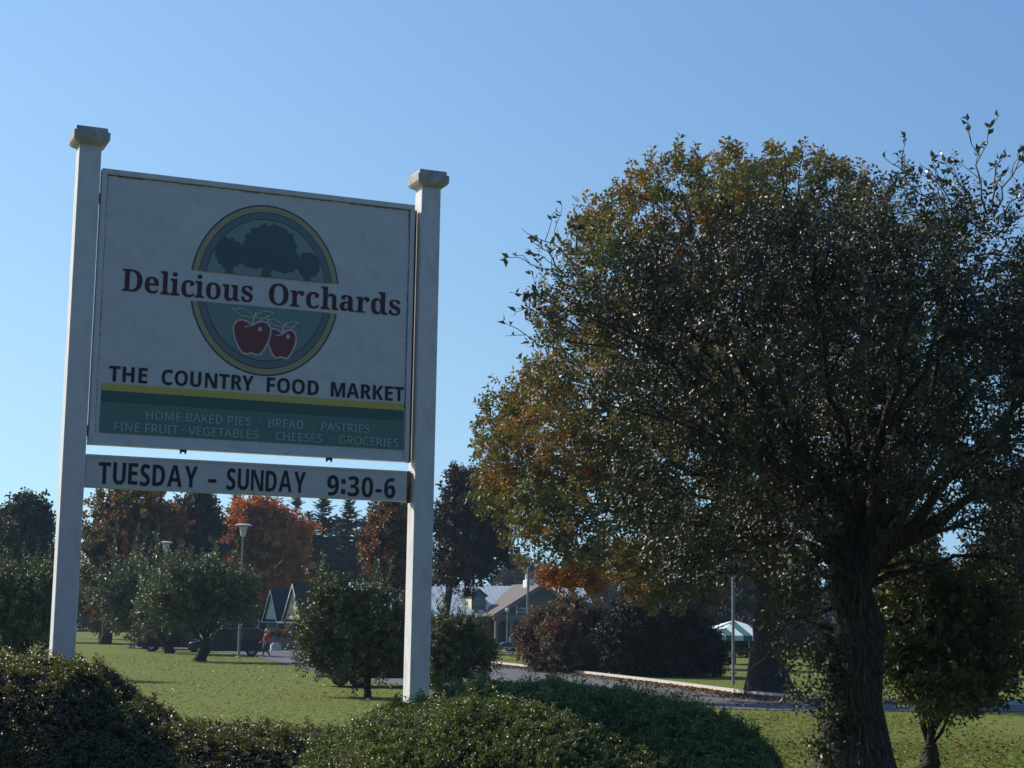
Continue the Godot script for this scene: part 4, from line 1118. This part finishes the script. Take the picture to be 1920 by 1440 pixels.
func trees() -> void:
	var apple_sprig := sprig(12, .25, .072, .038, .95, 1)
	var oak_sprig := sprig(13, .5, .2, .13, 1.0, 2)
	var small_sprig := sprig(12, .3, .1, .05, .8, 3)
	var far_sprig := sprig(16, 1.0, .42, .3, 1.0, 4, false)
	var branch := spray(16, 1.0, .42, 5)
	var dark := [Color(.032, .037, .018), Color(.04, .046, .022), Color(.05, .052, .025), Color(.052, .042, .024)]
	var olive := [Color(.12, .14, .042), Color(.15, .155, .046), Color(.185, .165, .05), Color(.2, .155, .048), Color(.25, .15, .045)]
	var orchard := [Color(.092, .112, .04), Color(.11, .13, .046), Color(.132, .145, .053), Color(.13, .115, .05)]
	# --- the old apple tree in front
	var d := 19.5
	var base := below(1600, 1440, d)
	var lobes := px_lobes([[1060, 560, 34], [1060, 640, 32], [1120, 600, 42], [1140, 760, 45], [1160, 880, 45], [1200, 540, 55], [1265, 590, 95], [1240, 700, 90], [1290, 760, 105], [1270, 890, 100], [1220, 980, 70], [1330, 1000, 90], [1390, 540, 125], [1400, 700, 135], [1400, 860, 130], [1460, 980, 100], [1530, 480, 125], [1540, 620, 145], [1550, 780, 145], [1560, 920, 115], [1680, 450, 120], [1700, 600, 145], [1700, 760, 145], [1720, 900, 125], [1830, 540, 115], [1850, 690, 145], [1860, 840, 145], [1880, 970, 110], [1960, 580, 135], [1990, 730, 145], [2000, 900, 145], [2100, 680, 150], [2120, 860, 145], [1290, 1050, 55], [1800, 440, 75], [1500, 1100, 40], [1490, 1180, 35], [1900, 1060, 60]], base, d, 2.0, 31)
	var tree := broadleaf("old_apple_tree", "old leaning apple tree with thick dark trunk and dense glossy dark leaves", base, .34, at_depth(1610, 1050, d) - base, lobes, 14500, apple_sprig, M.leaf_gloss, dark, Vector2(.6, 1.25), 32, M.bark, true, "", "tree", .06, 5, 120)
	apple_extras(tree, base, d)
	# --- the big oak behind it
	d = 56.0
	base = on_ground(1445, 1305); d = -base.z
	lobes = px_lobes([[1115, 420, 36], [1165, 385, 40], [1205, 350, 34], [1270, 340, 45], [1310, 320, 25], [1375, 315, 36], [1400, 345, 45], [1465, 310, 32], [1500, 315, 36], [1550, 350, 46], [1600, 355, 30], [1630, 400, 50], [1150, 500, 85], [1280, 450, 105], [1420, 450, 115], [1560, 480, 105], [1100, 600, 85], [1230, 600, 125], [1400, 620, 145], [1560, 640, 135], [955, 780, 50], [920, 830, 42], [1020, 770, 70], [1120, 740, 110], [960, 880, 60], [1050, 880, 90], [985, 965, 60], [1060, 990, 75], [1150, 900, 110], [1120, 1045, 55], [1300, 800, 140], [1480, 850, 130], [1250, 1000, 90], [1370, 990, 75], [1550, 970, 75], [925, 920, 35], [1650, 560, 120], [1680, 760, 120], [1180, 1085, 42], [1280, 1095, 42], [1235, 1125, 24]], base, d, 4.0, 33)
	tree = broadleaf("autumn_oak", "large oak with olive and rusty autumn leaves and thick straight trunk beyond the drive", base, .58, at_depth(1450, 1050, d) - base, lobes, 21000, oak_sprig, M.leaf, olive, Vector2(.5, 1.1), 34, M.bark, true, "", "tree", .08, 8, 0)
	var r := RandomNumberGenerator.new(); r.seed = 3
	var flame := [Color(.4, .17, .035), Color(.38, .2, .045), Color(.3, .14, .035)]
	var oc := crown("orange_leaves", tree, px_lobes([[1025, 1078, 12], [1045, 1088, 14], [1075, 1080, 15], [1100, 1092, 13], [1120, 1100, 10], [1065, 1100, 8]], base, d - 5.0, .8, 35), 260, oak_sprig, M.leaf_autumn, flame, Vector2(.4, .7), r, .4)
	oc.set_meta("label", "bright orange leaves on a low bough")
	# --- young apple tree on the near lawn
	base = on_ground(1742, 1448); d = -base.z
	lobes = px_lobes([[1690, 1120, 55], [1760, 1110, 65], [1830, 1130, 55], [1680, 1200, 55], [1750, 1210, 85], [1830, 1230, 75], [1690, 1265, 45], [1765, 1285, 58], [1838, 1280, 45], [1880, 1240, 42]], base, d, .5, 36)
	broadleaf("forked_apple_tree", "small apple tree with forked trunk on the sunlit grass beside the old apple tree", base, .13, at_depth(1742, 1398, d) - base, lobes, 3400, small_sprig, M.leaf_gloss, orchard, Vector2(.6, 1.15), 37, M.bark, true, "", "tree", .08, 5, 30)
	# --- orchard trees round the drive
	var spots := [
		["apple_tree", "round bushy apple tree with glinting leaves, just in front of the sign's second post", 690, 1307, 690, 1270, [[628, 1128, 30], [600, 1160, 36], [668, 1135, 34], [710, 1140, 34], [735, 1180, 34], [590, 1205, 36], [655, 1190, 55], [715, 1222, 44], [645, 1245, 40], [597, 1240, 28], [742, 1228, 26]], 4200, .12],
		["apple_tree", "leafy apple tree half hidden behind the sign's second post, nearest the picnic table", 858, 1296, 858, 1262, [[825, 1200, 26], [868, 1200, 26], [900, 1222, 20], [840, 1232, 36], [885, 1244, 27], [828, 1265, 28]], 2600, .12],
		["apple_tree", "wide apple tree on leaning dark trunk beside the parked dark car", 376, 1240, 385, 1205, [[330, 1105, 34], [390, 1095, 38], [440, 1110, 34], [345, 1142, 38], [405, 1138, 38], [458, 1138, 22], [300, 1135, 26]], 2600, .3],
		["apple_tree", "apple tree with short bent trunk between its two orchard neighbours", 324, 1225, 300, 1192, [[310, 1125, 34], [335, 1160, 34], [290, 1160, 28]], 1300, .3],
		["apple_tree", "upright apple tree on straight trunk in the second orchard row", 276, 1216, 276, 1180, [[240, 1105, 28], [268, 1115, 36], [222, 1140, 32], [290, 1150, 32], [250, 1165, 32]], 1700, .28],
		["apple_tree", "small far apple tree over an orange shrub, last in the orchard row", 191, 1198, 191, 1172, [[182, 1118, 32], [160, 1148, 26], [207, 1150, 30]], 1200, .3]]
	for s in spots:
		base = on_ground(s[2], s[3]); d = -base.z
		lobes = px_lobes(s[6], base, d, 22.0 * d / FOCAL, s[2])
		broadleaf(s[0], s[1], base, s[8], at_depth(s[4], s[5], d) - base, lobes, int(s[7] * .75), small_sprig, M.leaf_gloss, orchard, Vector2(.8, 1.6) * d / 50.0, s[2], M.bark, true, "orchard apple trees", "tree", .05, 5, 45)
	base = below(50, 1250, 62.0)
	broadleaf("apple_tree", "dense apple tree just behind the bronze hedge, away from the car park", base, .2, Vector3(0, .9, 0), px_lobes([[15, 1100, 48], [68, 1108, 42], [40, 1160, 56], [88, 1165, 36], [5, 1190, 40], [-30, 1140, 50], [60, 1205, 35]], base, 62.0, .8, 41), 2600, small_sprig, M.leaf_gloss, orchard, Vector2(.9, 1.8), 42, M.bark, true, "orchard apple trees", "tree", .08, 5, 40)
	# --- shrubs by the kerb
	base = on_ground(1065, 1262); d = -base.z
	var maroon := [Color(.13, .058, .048), Color(.12, .082, .062), Color(.12, .098, .07), Color(.135, .115, .088)]
	broadleaf("burning_bush", "rounded russet shrub with red leaves on top beside the kerb", base, .1, Vector3(0, .5, 0), px_lobes([[1030, 1180, 36], [1090, 1170, 38], [1130, 1190, 32], [1010, 1215, 30], [1060, 1215, 42], [1120, 1225, 38], [1030, 1238, 28], [1085, 1238, 30]], base, d, 1.0, 43), 4200, small_sprig, M.leaf, maroon, Vector2(1.4, 2.2), 44, M.bark, false, "", "shrub", .35)
	base = on_ground(1250, 1268); d = -base.z
	broadleaf("yew_shrub", "wide blackish evergreen shrub between the russet shrub and the bare pole", base, .12, Vector3(0, .5, 0), px_lobes([[1180, 1190, 42], [1240, 1175, 46], [1290, 1190, 38], [1200, 1230, 42], [1260, 1230, 46], [1310, 1225, 38], [1335, 1240, 20], [1170, 1235, 30]], base, d, 1.4, 45), 5000, small_sprig, M.needle, [Color(.014, .018, .012), Color(.02, .025, .015)], Vector2(1.5, 2.3), 46, M.bark, false, "", "shrub", .45)
	base = below(1400, 1215, 128.0)
	broadleaf("yew_shrub", "dark evergreen screen behind the striped tent", base, .12, Vector3(0, .5, 0), px_lobes([[1310, 1200, 26], [1350, 1190, 28], [1400, 1192, 28], [1450, 1190, 28], [1500, 1192, 28], [1550, 1194, 28]], base, 128.0, 1.0, 47), 3000, small_sprig, M.needle, [Color(.02, .025, .016), Color(.03, .036, .02)], Vector2(2.4, 3.6), 48, M.bark, false, "", "shrub", .5)
	# --- far trees
	var brown := [Color(.07, .085, .034), Color(.11, .1, .038), Color(.17, .1, .036), Color(.25, .1, .03)]
	var deep := [Color(.035, .05, .026), Color(.045, .062, .03), Color(.055, .055, .03)]
	var orange := [Color(.46, .2, .05), Color(.42, .17, .042), Color(.34, .15, .042), Color(.44, .24, .06)]
	var wine := [Color(.18, .07, .03), Color(.14, .085, .035), Color(.1, .085, .035), Color(.22, .08, .03)]
	var list := [
		["shade_tree", "dark green round tree standing alone beyond the lit post", [-30, 938, 108, 1150], 150.0, 40, deep, 12, 30, M.leaf],
		["shade_tree", "broad brown and green autumn tree behind the hours board", [148, 900, 350, 1165], 140.0, 195, brown, 18, 42, M.leaf],
		["shade_tree", "narrow dark green tree between the brown tree and the orange maple", [318, 925, 410, 1140], 155.0, 365, deep, 10, 28, M.leaf],
		["maple_tree", "bright orange maple behind the tall mushroom lamp", [395, 942, 580, 1120], 165.0, 490, orange, 18, 38, M.leaf_autumn],
		["shade_tree", "rust coloured tree rising behind the sign's second post", [690, 940, 790, 1105], 128.0, 740, wine, 11, 28, M.leaf],
		["shade_tree", "nearly black leafy tree in front of the market roof", [810, 880, 965, 1098], 124.0, 825, [Color(.028, .03, .022), Color(.034, .032, .022), Color(.045, .035, .024)], 15, 34, M.leaf],
		["shade_tree", "dark tree behind the small forked apple tree, nearer the tent", [1560, 960, 1790, 1250], 84.0, 1675, deep, 12, 52, M.leaf],
		["shade_tree", "dark spreading tree past the forked apple tree, farther from the tent", [1800, 880, 2080, 1240], 90.0, 1930, deep, 12, 55, M.leaf],
		["shade_tree", "low brownish tree over the striped tent", [1150, 1010, 1340, 1190], 92.0, 1255, brown, 10, 36, M.leaf],
		["shade_tree", "dark green tree filling the gap behind the striped tent", [1320, 1020, 1520, 1200], 140.0, 1415, deep, 10, 36, M.leaf]]
	for k in list.size():
		var q: Array = list[k]; var bb: Array = q[2]
		d = q[3]; base = below(q[4], 1200, d)
		lobes = auto_lobes(bb[0], bb[1], bb[2], bb[3], q[6], q[7], base, d, 70 + k)
		var fork := at_depth((bb[0] + bb[2]) * .5, lerpf(bb[1], bb[3], .62), d) - base
		fork.x *= .4
		broadleaf(q[0], q[1], base, .009 * d * .28, fork, lobes, 3000, far_sprig, q[8], q[5], Vector2(.55, 1.05) * d / 140.0, 80 + k, M.bark, false, "trees beyond the drive", "tree", .22)
	var tops := [[445, 922, 215, "spruce poking out just above the orange maple, next to the green tree"], [503, 930, 225, "spruce with thin open tip above the shoulder of the orange maple"], [557, 928, 220, "spruce beside the maple with bushy tip"], [607, 922, 212, "tallest broad spruce in the middle of the row"], [655, 934, 218, "spruce with gappy branches between two neighbours"], [705, 938, 230, "slender spruce next to the rust coloured tree"], [580, 960, 240, "short spruce tucked behind the broad spruces"], [475, 955, 242, "short spruce half hidden by the crown of the maple"], [530, 962, 244, "low spruce filling the gap beside the maple"], [632, 965, 240, "low dark spruce in the gap of the spruce row"], [682, 968, 236, "low spruce leaning on the slender spruce"], [730, 960, 244, "spruce mostly behind the rust coloured tree"]]
	for k in tops.size():
		var q: Array = tops[k]
		var top := at_depth(q[0], q[1], q[2])
		base = Vector3(top.x, 0, top.z)
		conifer(q[3], base, top.y, 4.8, branch, 90 + k)
	# --- woods that close the view
	r.seed = 12
	var frames := []; var colors := PackedColorArray()
	for k in 9000:
		var x := r.randf_range(-125, 150); var z := -r.randf_range(262, 290)
		var tall := 9.0 + 3.0 * sin(x * .21) + 2.0 * sin(x * .53 + 1.0)
		frames.append(frame_for(random_dir(r) + Vector3.UP * .4, r.randf() * TAU, r.randf_range(1.6, 3.0), Vector3(x, pow(r.randf(), .7) * tall, z)))
		colors.append(tint(deep, r))
	tag(instances("distant_woods", self, far_sprig, M.leaf, frames, colors), "low dark belt of distant woods closing the view", "woods", "", "stuff")

	# --- the trees on the other side of the road, behind the camera: their shade keeps the sign's front dark
	frames = []; colors = PackedColorArray()
	for k in 3600:
		var x := r.randf_range(-60, 60); var z := r.randf_range(15, 27)
		var tall := 15.0 + 3.0 * sin(x * .21) + 2.0 * sin(x * .53 + 1.0)
		frames.append(frame_for(random_dir(r) + Vector3.UP * .4, r.randf() * TAU, r.randf_range(2.0, 3.2), Vector3(x, .5 + r.randf() * tall, z)))
		colors.append(tint(deep, r))
	tag(instances("roadside_woods", self, far_sprig, M.leaf, frames, colors), "tall dark belt of trees across the road from the sign", "woods", "", "stuff")

func apple_extras(tree: Node3D, base: Vector3, d: float) -> void:
	# shoots that stand out against the sky, each leaf its own piece
	var r := RandomNumberGenerator.new(); r.seed = 19
	var leaf_meshes := []
	for k in 4:
		var b := Builder.new(); add_leaf(b, Vector3.ZERO, Vector3.UP, Vector3(0, .2, 1), .09, .046, [.1, .25, .35, .2][k], [.12, .2, -.08, .05][k]); leaf_meshes.append(b.mesh())
	var mats := []
	for c in [lin(.024, .03, .016), lin(.032, .036, .02), lin(.04, .042, .022)]:
		var m := mat(c, .34, .55); m.backlight_enabled = true; m.backlight = Color(.2, .22, .08); m.cull_mode = BaseMaterial3D.CULL_DISABLED; mats.append(m)
	var shoots := [[1120, 560, 978, 428, 13], [1110, 600, 1045, 428, 10], [1090, 560, 965, 480, 14], [1080, 590, 955, 548, 16], [1090, 620, 960, 580, 12], [1090, 690, 948, 630, 13], [1100, 720, 985, 690, 11], [1060, 520, 1000, 455, 10], [1080, 470, 1085, 420, 9],
		[1780, 440, 1655, 292, 13], [1800, 420, 1725, 310, 15], [1830, 400, 1770, 300, 16], [1850, 400, 1815, 238, 22], [1860, 380, 1880, 290, 18], [1870, 390, 1920, 280, 18], [1870, 420, 1925, 350, 14], [1840, 430, 1690, 350, 14], [1870, 440, 1930, 400, 12], [1800, 460, 1740, 340, 12]]
	for s in shoots:
		var dd := d + r.randf_range(-.7, .5)
		var a := at_depth(s[0], s[1], dd) - base; var c := at_depth(s[2], s[3], dd - .1) - base
		var paths := [limb_path(a, c, r, .05, 7)]
		var reach := a.distance_to(c)
		for k in 4:       # side twigs
			var st: Vector3 = paths[0][2 + k]
			paths.append(limb_path(st, st + ((c - a).normalized() * .6 + random_dir(r) * .75 + Vector3.UP * .25) * reach * r.randf_range(.22, .42), r, .05, 4))
		var b := Builder.new()
		for k in paths.size(): b.tube(paths[k], taper(paths[k].size(), .015 if k == 0 else .006, .003), 5)
		put("shoot", b.mesh(), M.twig, tree)
		for k in s[4] + 2:
			var path: PackedVector3Array = paths[k % paths.size()]
			var u: float = 1.0 - .6 * pow(r.randf(), 1.4)
			var f := minf(u, .999) * (path.size() - 1); var i := int(f)
			var p: Vector3 = path[i].lerp(path[i + 1], f - i)
			var along := (path[i + 1] - path[i]).normalized()
			var o := put("leaf", leaf_meshes[r.randi() % 4], mats[r.randi() % 3], tree)
			o.transform = frame_for(along * .6 + random_dir(r) * .9 + Vector3.UP * .15, r.randf() * TAU, r.randf_range(.95, 1.45), p)
	# torn bark and a dead snag on the trunk's lit side, shoots growing from its foot
	var b2 := Builder.new()
	var ps := PackedVector3Array(); var c0 := [[1535, 1190], [1560, 1215], [1552, 1260], [1562, 1330], [1570, 1440]]
	for q in c0: ps.append(at_depth(q[0] + 10, q[1], d - .22) - base)
	b2.tube(ps, PackedFloat32Array([.015, .06, .075, .06, .09]), 7)
	put("dead_snag", b2.mesh(), M.bark, tree).set_meta("label", "pale torn stub of dead wood")
	var low := []
	for q in [[1545, 1230, 22], [1560, 1290, 18], [1565, 1350, 24], [1530, 1250, 14], [1560, 1400, 24], [1500, 1300, 16], [1490, 1130, 26], [1510, 1060, 30], [1475, 1240, 14], [1600, 1430, 20]]:
		low.append([at_depth(q[0], q[1], d - .3) - base, q[2] * d / FOCAL])
	crown("trunk_shoots", tree, low, 420, sprig(8, .2, .07, .04, .9, 7), M.leaf_gloss, [Color(.06, .075, .03), Color(.075, .085, .04)], Vector2(.7, 1.1), r, .5)
	for q in [[1560, 1140, 1405, 1255], [1560, 1180, 1440, 1200], [1630, 1310, 1735, 1190], [1640, 1060, 1860, 1120], [1560, 1040, 1440, 900]]:
		var path := limb_path(at_depth(q[0], q[1], d) - base, at_depth(q[2], q[3], d - 1.2) - base, r, .04, 7)
		var b3 := Builder.new(); b3.tube(path, taper(path.size(), .04 if q[2] > 1700 else .03, .006), 5)
		put("bare_branch", b3.mesh(), M.bark, tree)

func yard() -> void:
	yard_lamp("tall mushroom lamp with pale disc shade in front of the orange maple", on_ground(447, 1233), 0.0 + (1162.0 - 984.0) * -on_ground(447, 1233).z / FOCAL + EYE, 1.05)
	var q := below(303, 1220, 118.0)
	yard_lamp("mushroom lamp showing above the apple trees in front of the brown tree", q, (1160.0 - 1017.0) * 118.0 / FOCAL + EYE, .9)
	# small globe lamp by the market
	q = on_ground(950, 1217)
	var t := thing("globe_lamp", "thin post with small white globe lamp before the market porch", "lamp post", q)
	var b := Builder.new(); b.tube(PackedVector3Array([Vector3(0, -.1, 0), Vector3(0, 3.2, 0)]), PackedFloat32Array([.09, .06]), 8); put("pole", b.mesh(), M.lamp_metal, t)
	b = Builder.new(); b.lathe(PackedVector2Array([Vector2(0, 3.18), Vector2(.16, 3.26), Vector2(.2, 3.42), Vector2(.14, 3.58), Vector2(0, 3.64)]), 12); put("globe", b.mesh(), M.lamp_glass, t)
	b = Builder.new(); b.lathe(PackedVector2Array([Vector2(.2, 0), Vector2(.2, .3), Vector2(.09, .36)]), 10); put("base", b.mesh(), M.lamp_metal, t)
	# plain poles
	for s in [[988, 1243, 1072, "plain grey pole rising from the russet shrub beside the market gable", .07], [1375, 1284, 1085, "bare galvanised pole with small clamps on the verge in front of the tent", .055]]:
		q = on_ground(s[0], s[1])
		var tall: float = EYE + (1175.0 - s[2]) * -q.z / FOCAL
		t = thing("utility_pole", s[3], "pole", q)
		b = Builder.new(); b.tube(PackedVector3Array([Vector3(0, -.2, 0), Vector3(0, tall, 0)]), PackedFloat32Array([s[4] * 1.1, s[4]]), 10); put("pole", b.mesh(), M.galvanised, t)
		b = Builder.new(); b.lathe(PackedVector2Array([Vector2(s[4] * 1.3, tall - .02), Vector2(s[4] * 1.3, tall + .03), Vector2(0, tall + .06)]), 10); put("pole_cap", b.mesh(), M.galvanised, t)
		for y in [.45, 1.15]:
			b = Builder.new(); b.box(Vector3(0, y, 0), Vector3(.3, .04, .04), .01); b.lathe(PackedVector2Array([Vector2(s[4] * 1.15, y - .04), Vector2(s[4] * 1.4, y - .04), Vector2(s[4] * 1.4, y + .04), Vector2(s[4] * 1.15, y + .04)]), 10); put("clamp", b.mesh(), M.galvanised, t)
	# cars
	q = on_ground(428, 1230); car("parked_suv", "dark blue green estate car parked beside the tall mushroom lamp", q, PI + .12, lin(.012, .03, .038), 4.7, 1.68, 1.85, .12)
	q = on_ground(325, 1222); car("parked_car", "black car behind the leaning apple trunks", q, .1, lin(.012, .012, .015), 4.6, 1.5, 1.8, .5)
	q = on_ground(722, 1287); car("parked_car", "dark maroon car behind the round bushy apple tree", q, .5, lin(.06, .01, .015), 4.5, 1.45, 1.8, .6)
	q = on_ground(990, 1222); car("parked_car", "blue car before the market porch, half behind the russet shrub", q, 2.9, lin(.02, .07, .2), 4.4, 1.45, 1.78, .6)
	person(on_ground(498, 1232.5), -1.2)
	# planter wall and block by the shop
	q = on_ground(562, 1219.5)
	t = thing("display_stand", "long low dark plant stand in front of the gabled shop", "stand", q, .05)
	b = Builder.new(); b.box(Vector3(0, .85, 0), Vector3(5.2, .08, 1.1), .01); put("top", b.mesh(), M.dark_wood, t)
	b = Builder.new(); b.box(Vector3(0, .4, 0), Vector3(5.0, .8, 1.0), .01); put("front", b.mesh(), M.dark_wood, t)
	for k in 9:
		var pt := thing("potted_mum", "round potted flower in a row on the dark plant stand", "plant", q + Vector3(-2.2 + k * .55, .89, .1), 0.0, "potted flowers on the stand")
		b = Builder.new(); b.lathe(PackedVector2Array([Vector2(0, 0), Vector2(.11, 0), Vector2(.15, .22), Vector2(.13, .22), Vector2(0, .2)]), 10); put("pot", b.mesh(), M.charcoal, pt)
		var r := RandomNumberGenerator.new(); r.seed = 200 + k
		crown("flowers", pt, [[Vector3(0, .36, 0), .26]], 160, sprig(7, .06, .06, .04, .9, 15, false), M.leaf_autumn, [Color(.3, .12, .06), Color(.4, .2, .08), Color(.08, .09, .03)], Vector2(.8, 1.3), r, .8)
	q = on_ground(517, 1220)
	t = thing("concrete_block", "small tan concrete block at the end of the plant stand", "block", q, .3)
	b = Builder.new(); b.box(Vector3(0, .22, 0), Vector3(.75, .44, .5), .03); put("block", b.mesh(), M.concrete, t)
	b = Builder.new(); b.box(Vector3(-.05, .5, 0), Vector3(.45, .12, .4), .02); put("cap_stone", b.mesh(), M.concrete, t)
	# picnic table
	q = on_ground(950, 1237)
	t = thing("picnic_table", "weathered wooden picnic table on the grass by the kerb's end", "table", q, .12)
	for k in 5:
		b = Builder.new(); b.box(Vector3(0, .75, -.3 + k * .15), Vector3(2.0, .04, .135), .006); put("table_board", b.mesh(), M.table_wood, t)
	for sd in [-1.0, 1.0]:
		for k in 2:
			b = Builder.new(); b.box(Vector3(0, .44, sd * (.62 + k * .14)), Vector3(2.0, .04, .13), .006); put("seat_board", b.mesh(), M.table_wood, t)
	for x in [-.7, .7]:
		b = Builder.new(); b.box(Vector3(x, .4, 0), Vector3(.05, .09, 1.5), .005); b.box(Vector3(x, .7, 0), Vector3(.05, .07, .72), .005); put("cross_rail", b.mesh(), M.table_wood, t)
		for sd in [-1.0, 1.0]:
			b = Builder.new(); b.tube(PackedVector3Array([Vector3(x + .04, 0, sd * .62), Vector3(x + .04, .72, sd * .26)]), PackedFloat32Array([.05, .05]), 4); put("leg", b.mesh(), M.table_wood, t)
	# striped tent
	var c := below(1376, 1200, 104.0)
	t = thing("striped_tent", "green and white striped market tent behind the big oak", "tent", c, .35)
	var W := 2.35; var ey := 1.74; var ay := 2.65
	for f in 4:
		var turn := Basis(Vector3.UP, f * PI / 2)
		for k in 8:
			var x0 := -W + k * W / 4; var x1 := x0 + W / 4
			var y_of := func(x: float) -> Vector3: return Vector3(x, ay - (ay - ey) * absf(x) / W, absf(x))
			b = Builder.new()
			var A: Vector3 = turn * Vector3(x0, ey, W); var B: Vector3 = turn * Vector3(x1, ey, W)
			b.quad(A, B, turn * y_of.call(x1), turn * y_of.call(x0), Vector3.UP)
			put("roof_stripe", b.mesh(), M.white_cloth if (k + f) % 2 == 0 else M.green_cloth, t)
			b = Builder.new(); b.quad(A, B, B - Vector3(0, .3, 0), A - Vector3(0, .3, 0), turn * Vector3(0, 0, 1)); put("valance_stripe", b.mesh(), M.white_cloth if (k + f) % 2 == 0 else M.green_cloth, t)
		b = Builder.new(); b.tube(PackedVector3Array([turn * Vector3(W * .97, 0, W * .97), turn * Vector3(W * .97, ey - .02, W * .97)]), PackedFloat32Array([.025, .025]), 6); put("leg", b.mesh(), M.galvanised, t)
	var tt := thing("market_table", "dark market table standing under the striped tent", "table", c + Vector3(.6, 0, .4), .35)
	b = Builder.new(); b.box(Vector3(0, .76, 0), Vector3(1.7, .05, .7), .01); put("table_top", b.mesh(), M.table_wood, tt)
	for x in [-.78, .78]:
		for z in [-.28, .28]:
			b = Builder.new(); b.box(Vector3(x, .37, z), Vector3(.06, .73, .06)); put("leg", b.mesh(), M.dark_wood, tt)
	for k in 3:
		var cr := thing("produce_crate", "wooden produce crate on the table under the striped tent", "crate", c + Vector3(.1 + k * .5, .787, .45 - k * .17), .35, "crates on the tent table")
		b = Builder.new(); b.box(Vector3(0, .02, 0), Vector3(.42, .03, .32)); put("floor_board", b.mesh(), M.table_wood, cr)
		for sd in [-1.0, 1.0]:
			for y in [.08, .17]:
				b = Builder.new(); b.box(Vector3(0, y, sd * .16), Vector3(.42, .06, .015)); put("slat", b.mesh(), M.table_wood, cr)
				b = Builder.new(); b.box(Vector3(sd * .21, y, 0), Vector3(.015, .06, .3)); put("slat", b.mesh(), M.table_wood, cr)
